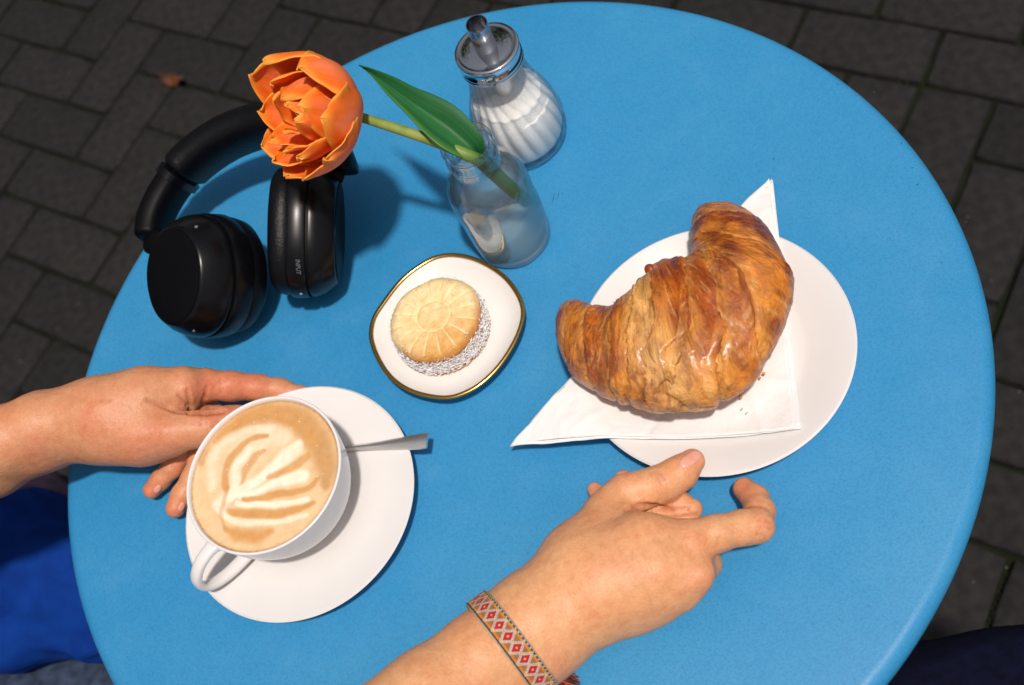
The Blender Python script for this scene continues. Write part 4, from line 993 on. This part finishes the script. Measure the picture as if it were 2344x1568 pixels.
# keep the cups on the table
# head band
bp = [(180, 1075, .036), (200, 945, .041), (268, 812, .046), (370, 690, .052), (510, 588, .058), (665, 525, .062), (800, 512, .064), (925, 535, .061), (1012, 600, .057), (1055, 680, .052), (1062, 745, .048)]
path = smoothpath([P(*c5f(x, y), h) for x, y, h in bp], 120)
def part_band(i0, i1, half, thick, name, m_, power=2.6, lift=0.0, wprof=None):
    pth = path[i0:i1]; n_ = len(pth); cen = P(*c1(620, 900), .03)
    hint = unit(cen-pth[0])
    rad_ = np.full(n_, thick); wd = np.full(n_, half/thick)
    if wprof is not None: s = np.linspace(0, 1, n_); rad_ = thick*np.interp(s, [0, .04, .96, 1], [.7, 1, 1, .7])
    # sideways of the strap is the table's vertical leaned towards the camera
    rings = []; T = np.gradient(path, axis=0)[i0:i1]; a = np.linspace(0, 2*math.pi, 28, endpoint=False)
    ca, sa = np.cos(a), np.sin(a); ca = np.sign(ca)*abs(ca)**(2/power); sa = np.sign(sa)*abs(sa)**(2/power)
    for p, t, r, w in zip(pth, T, rad_, wd):
        t = unit(t); wdir = unit(unit(.45*toc1(p)+.9*np.array([0, 0, 1.])+.0*Up)-0); wdir = unit(wdir-np.dot(wdir, t)*t); inn_ = np.cross(wdir, t)
        rings.append(p+np.outer(ca*r*w, wdir)+np.outer(sa*r, inn_)+inn_*lift)
    v, f = loft(rings); return mesh_obj(name, v, f, m_, hpo, smooth=60)
part_band(30, 92, .0205, .0125, 'headband', m_leath, 2.4, wprof=1)
part_band(2, 32, .0165, .0100, 'slider_arm', m_black, 2.8, wprof=1)
part_band(90, 118, .0165, .0100, 'slider_arm', m_black, 2.8, wprof=1)
part_band(27, 31, .0190, .0116, 'slider_collar', m_black2, 2.6)
part_band(91, 95, .0190, .0116, 'slider_collar', m_black2, 2.6)
# yokes between arm and cup
def yoke(p0, C, n, y, ry, sgn):
    top = C+y*ry*.98+n*.0006; pth = smoothpath([p0, (p0*.5+top*.5)+n*.004, top], 14)
    v, f = tube(pth, np.interp(np.linspace(0, 1, 14), [0, 1], [.0062, .0058]), 16, wid=1.5, hint=n, power=3); mesh_obj('yoke', v, f, m_black, hpo, smooth=60)
yoke(path[2], CL, nL, unit(.9*yL*.55-.85*np.cross(yL, nL)*1.0), .0385, 1)
yoke(path[-3], CR, nR, yR, .044, 1)
bars = [(CL, nL, xL, yL, .0375, .0425), (CR, nR, xR, yR, .034, .0440)]
# charging slot and jack, small printed word
dgx = bpy.context.evaluated_depsgraph_get()
def hit(obj, u, v):
    bvh = BVHTree.FromPolygons([vv_.co[:] for vv_ in obj.data.vertices], [p_.vertices[:] for p_ in obj.data.polygons])
    d = ray(u, v); r = bvh.ray_cast(V(O), V(d)); return (np.array(r[0]), np.array(r[1])) if r[0] is not None else (None, None)
p, n_ = hit(bodyR, *c1(945, 1165))
if p is not None:
    if n_@(O-p) < 0: n_ = -n_
    v, f = lathe([(.0022, -.0004), (.0022, .0003), (.0016, .0004), (.0013, -.0006), (.0001, -.0007)], p, axis=n_, seg=24, close_ends=False); mesh_obj('audio_jack', v, f, m_chrome if False else m_black2, bodyR)
p, n_ = hit(bodyR, *c1(897, 1155))
if p is not None:
    if n_@(O-p) < 0: n_ = -n_
    tcv = bpy.data.curves.new('input_print', 'FONT'); tcv.body = 'INPUT'; tcv.size = .0042; tcv.align_x = 'CENTER'; tcv.align_y = 'CENTER'
    to = bpy.data.objects.new('tmp', tcv); scn.collection.objects.link(to)
    dgx = bpy.context.evaluated_depsgraph_get(); me = bpy.data.meshes.new_from_object(to.evaluated_get(dgx)); bpy.data.objects.remove(to)
    xd = unit(-Up-(-Up@n_)*n_); yd = np.cross(n_, xd)
    for q_ in me.vertices: c_ = q_.co; q_.co = V(p+n_*.00025+xd*c_.x*.85+yd*c_.y)
    me.materials.clear(); me.materials.append(m_print); o = bpy.data.objects.new('input_print', me); scn.collection.objects.link(o); attach(o, bodyR)

for uv_, body, nm in ((c1(702, 1245), bodyL, 'charging_slot'), (c1(405, 962), bodyL, 'microphone_hole'), (c1(393, 1466), bodyL, 'microphone_hole'), (c1(912, 1286), bodyR, 'microphone_hole')):
    p = n_ = None
    for ch in [body]+[c for c in hpo.children if c.name.startswith(('outer_shell', 'ear_cup', 'ear_pad'))]:
        q, m_ = hit(ch, *uv_)
        if q is not None and (p is None or np.linalg.norm(q-O) < np.linalg.norm(p-O)): p, n_, own = q, m_, ch
    if p is None: continue
    if n_@(O-p) < 0: n_ = -n_
    if nm == 'charging_slot':
        ux = unit(np.cross(n_, unit(Up))); uy = np.cross(n_, ux)
        rr_ = [[p+n_*z+ux*.0011*k*math.copysign(abs(math.cos(t))**.5, math.cos(t))+uy*.0036*k*math.copysign(abs(math.sin(t))**.4, math.sin(t)) for t in np.linspace(0, 6.283, 20, endpoint=False)] for k, z in ((1, 0), (1, .0003), (.8, .0003), (.7, -.0003))]
        v, f = loft(rr_, True, False, True); mesh_obj(nm, v, f, m_print if False else m_black2, own, smooth=30)
    else:
        v, f = lathe([(.0011, -.0001), (.0011, .00035), (.0007, .0004), (.0001, .0004)], p, axis=n_, seg=16, close_ends=False); mesh_obj(nm, v, f, m_steel, own)
# ---------------------------------------------------------------- the two people: arms and hands, each one continuous skin
def body_mesh(name, groups, vox, lab, cat, base, red, creases, bumps=(), shade=None):
    pos, F = surface_nets(groups, vox)
    e = vox*.5
    g = np.stack([sdf_eval(groups, pos+np.eye(3)[k]*e)-sdf_eval(groups, pos-np.eye(3)[k]*e) for k in range(3)], -1)
    nrm = g/np.maximum(np.linalg.norm(g, axis=1), 1e-9)[:, None]
    uv = project(pos); facing = sstep(.05, .45, (nrm*((O-pos)/np.linalg.norm(O-pos, axis=1)[:, None])).sum(1))
    col = np.tile(np.array(base), (len(pos), 1))
    col = col*(1+.05*fbm(pos*28, 3, 5)[:, None])
    col = mixc(col, np.array(red), .28*sstep(-.1, .6, fbm(pos*45, 3, 8)))
    for poly, w, dep in creases:
        d = seg_dist(uv, poly); wm = w*.00025
        a = np.exp(-(d/w)**2)*facing
        pos = pos-nrm*(1.35*dep*a)[:, None]; col = mixc(col, np.array(lin(160, 88, 60)[:3]), .50*a*min(1, dep/.0008))
        pos = pos+nrm*(dep*.35*np.exp(-((d-2.4*w)/w)**2)*facing)[:, None]
    for (x, y, r, k, dep) in bumps:
        a = np.exp(-((uv[:, 0]-x)**2+(uv[:, 1]-y)**2)/(r*r))*facing
        pos = pos+nrm*(dep*a)[:, None]; col = mixc(col, np.array(red), k*a)
    pos = pos+nrm*(.00022*fbm(pos*160, 3, 3))[:, None]
    o = mesh_obj(name, pos, F, m_col, smooth=180, cols=col); tag(o, lab, cat)
    o.data.update(); return o
def nail(body, u, v, du, dv, ang, parent):
    """a curved nail plate laid on the fingertip; du, dv half sizes in photo pixels"""
    bvh = BVHTree.FromPolygons([x.co[:] for x in body.data.vertices], [p.vertices[:] for p in body.data.polygons])
    n = 14; rings = []
    for s in (1, .93, .7, .4, .04):
        row = []
        for t in np.linspace(0, 2*math.pi, 30, endpoint=False):
            c, s_ = math.cos(t), math.sin(t); c = math.copysign(abs(c)**.75, c); s_ = math.copysign(abs(s_)**.85, s_)
            x = du*s*c; y = dv*s*s_; X_ = u+x*math.cos(ang)-y*math.sin(ang); Y_ = v+x*math.sin(ang)+y*math.cos(ang)
            h = bvh.ray_cast(V(O), V(ray(X_, Y_)))
            if h[0] is None: return None
            row.append(np.array(h[0])+np.array(h[1])*(-.0002 if s == 1 else .00045 if s > .9 else .0006)*(1 if np.array(h[1])@(O-np.array(h[0])) > 0 else -1))
        rings.append(row)
    v_, f_ = loft(rings, True, False, True)
    return mesh_obj('fingernail', v_, f_, m_nail, parent, smooth=180)

skinB = lin(218, 164, 120)[:3]; redB = lin(214, 128, 100)[:3]
# right: forearm from the lower edge, back of the hand up, thumb on the plate rim, index finger hooked
arm = [(560, 1900, .07, 140), (775, 1745, .065, 122), (990, 1598, .056, 110), (1106, 1508, .048, 101), (1205, 1432, .042, 92)]
arm2 = [(640, 1960, .062, 120), (900, 1760, .056, 100), (1060, 1640, .045, 78), (1180, 1530, .038, 74), (1255, 1462, .036, 72)]
palm = [chain([(1200, 1425, .040, 92), (1330, 1300, .042, 76), (1470, 1245, .044, 62), (1578, 1238, .040, 48)]),
        chain([(1215, 1435, .040, 88), (1380, 1345, .042, 76), (1500, 1310, .043, 60), (1592, 1312, .040, 44)]),
        chain([(1240, 1450, .036, 80), (1380, 1375, .036, 66), (1480, 1358, .035, 54), (1558, 1358, .034, 40)]),
        chain([(1260, 1460, .032, 70), (1380, 1400, .029, 54), (1450, 1390, .027, 46), (1510, 1385, .026, 36)]),
        chain([(1225, 1398, .036, 76), (1322, 1268, .033, 62), (1400, 1168, .030, 52)]),
        chain([(1330, 1290, .036, 70), (1420, 1210, .034, 48)])]
palm = [c for g_ in palm for c in g_]
foreB = chain(arm)+chain(arm2)
thumbB = chain([(1385, 1175, .028, 48), (1430, 1134, .0285, 46), (1475, 1120, .0285, 42), (1520, 1106, .0285, 42), (1558, 1082, .0280, 38), (1585, 1056, .0265, 29)])
indexB = chain([(1578, 1238, .040, 46), (1640, 1222, .037, 41), (1700, 1208, .032, 39), (1733, 1205, .0295, 40)])
indexB2 = chain([(1733, 1203, .0290, 39), (1739, 1170, .0225, 35), (1729, 1142, .0175, 31), (1704, 1119, .0135, 26.5)])
midB = chain([(1592, 1312, .038, 42), (1615, 1290, .024, 34), (1575, 1215, .012, 31), (1545, 1160, .013, 29), (1560, 1152, .017, 27)])
midB2 = chain([(1500, 1190, .014, 32), (1545, 1163, .016, 30), (1583, 1166, .017, 26)])
ringB = chain([(1558, 1358, .032, 38), (1580, 1335, .018, 32), (1500, 1230, .0105, 30), (1445, 1130, .010, 27), (1427, 1098, .0105, 22)])
pinkB = chain([(1510, 1385, .025, 34), (1520, 1370, .014, 30), (1440, 1250, .010, 27), (1380, 1145, .0095, 24), (1361, 1121, .0095, 17)])
GB = [(.010, foreB, .006), (.011, palm, .014), (.004, thumbB, .0045), (.004, indexB, .004), (.0025, indexB2, .0016), (.004, midB2, .003), (.004, midB, .002), (.004, ringB, .002), (.004, pinkB, .002)]
cB = [([(1660, 1050+20), (1668, 1055)], 3, 0)]
buB0 = 0
crB = [([(1488, 1240), (1540, 1232)], 6, .0002), ([(1736, 1190), (1762, 1196)], 2.4, .0007), ([(1736, 1206), (1766, 1212)], 2.4, .0007), ([(1730, 1222), (1756, 1230)], 2.2, .0005), ([(1512, 1084), (1530, 1104)], 2.0, .0003), ([(1496, 1080), (1520, 1097), (1528, 1118)], 3.2, .0005), ([(1484, 1082), (1507, 1099), (1514, 1122)], 2.6, .0004), ([(1540, 1062), (1556, 1080)], 2.2, .00025),
       ([(1434, 1166), (1462, 1156), (1500, 1158), (1536, 1168)], 4.5, .0014), ([(1500, 1158), (1540, 1166), (1580, 1166)], 3.5, .0009),
       ([(1560, 1185), (1580, 1178), (1600, 1176)], 3, .0005), ([(1712, 1160), (1735, 1157), (1760, 1164)], 2.6, .0006), ([(1646, 1230), (1640, 1250)], 4, .0003)]
buB = [(1437, 1098, 26, .30, .0012), (1578, 1238, 34, .25, .0010), (1607, 1320, 30, .28, .0014), (1565, 1352, 22, .2, .0008), (1590, 1060, 24, .35, 0), (1700, 1110, 26, .45, 0), (1752, 1200, 26, .35, .0006), (1520, 1100, 26, .2, .0004), (1350, 1110, 26, .5, 0), (1560, 1160, 40, .35, 0)]
pB = body_mesh('person', GB, .00155, 'person reaching in from the bottom with one bare hand gripping the croissant plate rim', 'person', skinB, redB, crB, buB)
nail(pB, 1580, 1051, 28, 15, R(-33), pB)
# a small scar-like mole on the forearm
# left: forearm from the left edge, hand under the saucer
skinA = lin(206, 148, 110)[:3]; redA = lin(204, 106, 82)[:3]
fa = chain([(-520, 1120, .075, 150), (-260, 1075, .070, 128), (0, 1013, .062, 76), (100, 975, .058, 74), (190, 952, .054, 70), (250, 948, .052, 78)])
fa2 = chain([(-520, 1180, .06, 130), (-260, 1130, .052, 110), (-20, 1062, .046, 72), (100, 1012, .046, 62), (195, 985, .046, 58), (260, 985, .044, 66)])
hp_ = chain([(240, 940, .052, 74), (330, 910, .050, 66), (420, 886, .044, 48)]) + chain([(250, 980, .046, 76), (330, 990, .042, 72), (390, 996, .040, 50)]) + \
      chain([(250, 965, .040, 80), (340, 950, .034, 76), (420, 930, .028, 50)]) + chain([(250, 975, .035, 70), (350, 985, .026, 62), (420, 985, .020, 48)])
thA = chain([(330, 992, .046, 58), (390, 990, .044, 47), (440, 984, .042, 40), (480, 978, .039, 37), (520, 966, .034, 34), (548, 955, .031, 28)])
ixA = chain([(410, 884, .040, 40), (470, 881, .034, 36), (530, 884, .026, 33), (590, 887, .018, 29), (640, 892, .012, 25), (690, 905, .0075, 20), (720, 918, .006, 16)])
mdA = chain([(420, 935, .026, 42), (480, 950, .014, 32), (520, 975, .009, 26)])
rgA = chain([(430, 985, .020, 38), (424, 1025, .018, 26), (396, 1070, .0145, 23), (370, 1096, .0115, 21.5), (348, 1121, .0105, 20.5)])
pkA = chain([(455, 985, .018, 34), (458, 1045, .0165, 24), (440, 1095, .0140, 23), (418, 1132, .0115, 23.5), (402, 1163, .0105, 22.5)])
GA = [(.010, fa+fa2, .006), (.009, hp_, .012), (.005, thA, .004), (.004, ixA, .005), (.004, mdA, .004), (.004, rgA, .0022), (.004, pkA, .0016)]
crA = [([(336, 916), (370, 930), (400, 941), (434, 946)], 3.8, .0010), ([(428, 893), (432, 915), (434, 944)], 3.4, .0013), ([(446, 944), (470, 925), (500, 922)], 3.4, .0009), ([(408, 905), (424, 925), (432, 944)], 3, .0007), ([(455, 938), (470, 905), (474, 885)], 3.5, .0006),
       ([(434, 946), (470, 946), (510, 942)], 4.5, .0014), ([(463, 952), (460, 968), (464, 986)], 2.2, .0005), ([(476, 950), (473, 966), (477, 984)], 2.2, .0005), ([(484, 952), (483, 966), (487, 980)], 2, .0004),
       ([(505, 868), (508, 886), (504, 902)], 2.4, .0004), ([(150, 905), (200, 920), (250, 914)], 5, .0002), ([(392, 1066), (405, 1076)], 3, .0004)]
buA = [(360, 990, 44, .25, .0006), (345, 1124, 26, .5, 0), (400, 1166, 26, .5, 0), (560, 886, 60, .45, 0), (470, 882, 40, .25, 0), (460, 966, 24, .2, .0004), (300, 1040, 50, .15, 0)]
pA = body_mesh('person', GA, .00155, 'person at the left with one bare hand holding the coffee saucer from below', 'person', skinA, redA, crA, buA)
nail(pA, 361, 1119, 10, 6.5, R(-50), pA)
nail(pA, 416, 1160, 11, 6.5, R(-64), pA)
# clothing beside and under the table edge
def cloth(name, m_, cones, vox, parent, seed, amp, k=.02, fold=(18, 1)):
    pos, F = surface_nets([(k, cones, k)], vox); e = vox
    g_ = np.stack([sdf_eval([(k, cones, k)], pos+np.eye(3)[i]*e)-sdf_eval([(k, cones, k)], pos-np.eye(3)[i]*e) for i in range(3)], -1)
    nr_ = g_/np.maximum(np.linalg.norm(g_, axis=1), 1e-9)[:, None]
    w = fbm(pos*np.array([fold[0]*.5, fold[0], fold[0]]), 3, seed)
    rid = -np.abs(fbm(pos*np.array([fold[0]*.6, fold[0]*.8, fold[0]])+4, 2, seed+5))
    pos = pos+nr_*(amp*(w+1.3*rid))[:, None]
    return mesh_obj(name, pos, F, m_, parent, smooth=180)
cloth('blue_trousers', m_blue, chain([(-700, 1330, -.19, 250), (-200, 1345, -.19, 215), (60, 1335, -.19, 196), (300, 1350, -.20, 170)]), .005, pA, 3, .016)
cloth('denim_leg', m_denim, chain([(-700, 1760, -.30, 230), (-100, 1690, -.30, 200), (160, 1640, -.30, 170), (380, 1630, -.31, 150)]), .006, pA, 7, .008)
cloth('blue_sleeve', m_blue, chain([(-760, 1150, .07, 250), (-420, 1130, .066, 205)])+chain([(-760, 1350, -.05, 300), (-600, 1250, 0, 250)]), .006, pA, 9, .006)
cloth('navy_trousers', m_navy, chain([(1900, 1760, -.24, 250), (2250, 1715, -.24, 250), (2620, 1665, -.24, 260)]), .006, pB, 12, .006)
cloth('navy_sleeve', m_navy, chain([(330, 2130, .075, 260), (560, 1960, .070, 215)]), .006, pB, 14, .006)
bag = cloth('cloth_bag', m_purp, chain([(-300, 1190, -.45, 120), (60, 1190, -.45, 112), (190, 1200, -.45, 90)]), .006, None, 17, .012, fold=(30, 1))
tag(bag, 'dark purple cloth bag on the ground behind the blue trousers at the left table edge', 'bag')

# ---------------------------------------------------------------- bracelet
bvh = BVHTree.FromPolygons([x.co[:] for x in pB.data.vertices], [p.vertices[:] for p in pB.data.polygons])
c0 = P(1160, 1462, .044); e1 = P(1240, 1580, .040)-P(1078, 1372, .042); e1 = unit(e1)
axd = P(1250, 1395, .042)-P(1070, 1530, .048); axd = unit(axd-np.dot(axd, e1)*e1); e2 = np.cross(e1, axd)
if e2[2] < 0: e2 = -e2
axd2 = unit(axd*1.0+e2*-.10)
nb = 220; ringsM = []; W2 = .0064
radm = []
angs = np.linspace(0, 2*math.pi, nb, endpoint=False)
for t in angs:
    d = e1*math.cos(t)+e2*math.sin(t); best = 0
    for off in (-.004, 0, .004):
        o_ = c0+axd*off; h = bvh.ray_cast(V(o_+d*.12), V(-d))
        if h[0] is not None: best = max(best, .12-h[3])
    radm.append(best)
radm = np.array(radm); 
for _ in range(12): radm = np.maximum(radm*.0+ (np.roll(radm, 1)+2*radm+np.roll(radm, -1))/4, 0)
radm += .0016
brc = empty('woven_bracelet', c0); tag(brc, 'woven bracelet with red and orange diamonds and red tassel round the bare wrist', 'bracelet')
mw, t_, b_ = new_mat('woven_pattern'); a_ = t_.nodes.new('ShaderNodeAttribute'); a_.attribute_name = 'Col'; t_.links.new(a_.outputs['Color'], b_.inputs['Base Color']); b_.inputs['Roughness'].default_value = .85
arc = np.concatenate([[0], np.cumsum(np.linalg.norm(np.diff(np.array([e1*math.cos(t)*r+e2*math.sin(t)*r for t, r in zip(np.r_[angs, angs[:1]], np.r_[radm, radm[:1]])]), axis=0), axis=1))])
Ltot = arc[-1]; nU = 900; nW = 33; vs = []; cl = []
pitch = Ltot/round(Ltot/.0070)
grey = np.array(lin(168, 170, 158)[:3]); blk = np.array(lin(24, 26, 28)[:3]); redc = np.array(lin(178, 24, 26)[:3]); orc = np.array(lin(196, 120, 34)[:3]); brn = np.array(lin(150, 96, 62)[:3]); wht = np.array(lin(192, 184, 168)[:3])
for i in range(nU):
    L_ = Ltot*i/nU; t = np.interp(L_, arc, np.r_[angs, 2*math.pi]); r = np.interp(L_, arc, np.r_[radm, radm[:1]])
    d = e1*math.cos(t)+e2*math.sin(t)
    for j in range(nW):
        y = -1+2*j/(nW-1)
        ph = (L_/pitch) % 1-.5; yy = y/.74
        knot = .00022*abs(math.sin(L_/.00075*math.pi))*abs(math.sin(y*7.5*math.pi/1.0))+.00035*max(0, 1-abs(abs(y)-.88)/.12)
        vs.append(c0+d*(r+knot+.0005*(1-y*y))+axd2*y*W2)
        dm = abs(ph)*2+abs(yy)*.95                               # distance in the diamond metric
        if abs(y) > .92: c = grey*.85
        elif abs(y) > .80: c = blk if int(L_/.0008) % 3 or y < 0 else grey
        elif dm < .14: c = wht
        elif dm < .70: c = redc*(.75 if dm > .58 else 1)
        elif dm < .88: c = wht
        else:
            c = orc if (abs(yy) > .80) else brn
            if .98 < dm < 1.12: c = wht
        cl.append(np.array(c)*(.86+.28*hashn(np.int64(int(L_/.00075)), np.int64(int((y+1)*8)), np.int64(3))))
fs = []
for i in range(nU):
    for j in range(nW-1):
        a = i*nW+j; b = ((i+1) % nU)*nW+j; fs.append((a, b, b+1, a+1))
o = mesh_obj('woven_band', vs, fs, mw, brc, smooth=180, cols=cl); md = o.modifiers.new('thickness', 'SOLIDIFY'); md.thickness = .0009; md.offset = -1
m_red = mat('red_thread', lin(150, 30, 26), .8, var=lin(60, 14, 14), vscale=300)
m_blk = mat('black_thread', (.01, .01, .012, 1), .8); m_org = mat('orange_thread', lin(196, 104, 60), .8)
tp = P(1236, 1536, .026); te = P(1300, 1562, .010); th_ = {0: [], 1: [], 2: []}
for k in range(130):
    j = rng.normal(size=3)*.0012; en = te+rng.normal(size=3)*[.0034, .0034, .0016]+unit(te-tp)*rng.normal()*.002; en[2] = max(en[2], TZ+.0008)
    pth = smoothpath([tp+j*.5, tp*.6+en*.4+j+np.array([0, 0, .0018]), en], 7); kind = 0 if k % 4 else (1 if k % 8 else 2)
    th_[0 if k % 5 < 3 else (1 if k % 5 == 3 else 2)].append(tube(pth, .00028, 5))
for k, (nm, m_) in enumerate((('tassel', m_red), ('tassel', m_blk), ('tassel', m_org))):
    v, f = join(th_[k]); o = mesh_obj('tassel_threads', v, f, m_, brc, smooth=0); o['kind'] = 'stuff'

# ---------------------------------------------------------------- trees beyond the table, seen mirrored in the chrome lid
m_bark = mat('bark', (.10, .075, .055, 1), .9, var=(.16, .125, .10, 1), vscale=9, bump=.8, bscale=30, bdist=.02)
m_fol = mat('tree_leaves', (.045, .085, .025, 1), .6, var=(.085, .13, .035, 1), vscale=3)
def tree(x, y, hgt, rc, seed, lab):
    rg = np.random.default_rng(seed); t = empty('broadleaf_tree', (x, y, 0)); tag(t, lab, 'tree', 'trees mirrored in the shaker lid')
    base = np.array([x, y, 0.]); top = base+np.array([rg.normal()*.3, rg.normal()*.3, hgt*.85]); parts = [tube(smoothpath([base, base*.5+top*.5+rg.normal(size=3)*.12, top], 12), np.linspace(.20, .05, 12), 10)]
    cs = []
    for k in range(13):
        a = rg.uniform(0, 6.28); s = rg.uniform(.35, .95); st = base+(top-base)*s; en = st+np.array([math.cos(a), math.sin(a), rg.uniform(.2, .8)])*rc*rg.uniform(.5, .95)
        parts.append(tube(smoothpath([st, st*.5+en*.5+[0, 0, .1], en], 7), np.linspace(.07, .015, 7), 6)); cs += [en, st*.4+en*.6]
    v, f = join(parts); mesh_obj('trunk', v, f, m_bark, t, smooth=60)
    n = 5200; c = np.array(cs)[rg.integers(0, len(cs), n)]+rg.normal(size=(n, 3))*rc*.22; d1 = rg.normal(size=(n, 3)); d1 /= np.linalg.norm(d1, axis=1)[:, None]; d2 = np.cross(d1, rg.normal(size=(n, 3))); d2 /= np.linalg.norm(d2, axis=1)[:, None]
    s = rg.uniform(.05, .11, (n, 1)); q = np.stack([c-d1*s, c-d2*s*.55, c+d1*s, c+d2*s*.55], 1).reshape(-1, 3)
    mesh_obj('crown', q, np.arange(4*n).reshape(-1, 4), m_fol, t, smooth=0)
tree(-1.2, 5.2, 4.6, 1.7, 1, 'leafy tree beyond the table, mirrored dark in the middle of the chrome lid')
tree(2.6, 5.8, 5.2, 1.9, 2, 'leafy tree beyond the table, mirrored at the right of the chrome lid')
tree(-4.6, 4.4, 4.8, 1.8, 3, 'leafy tree beyond the table, mirrored at the left of the chrome lid')
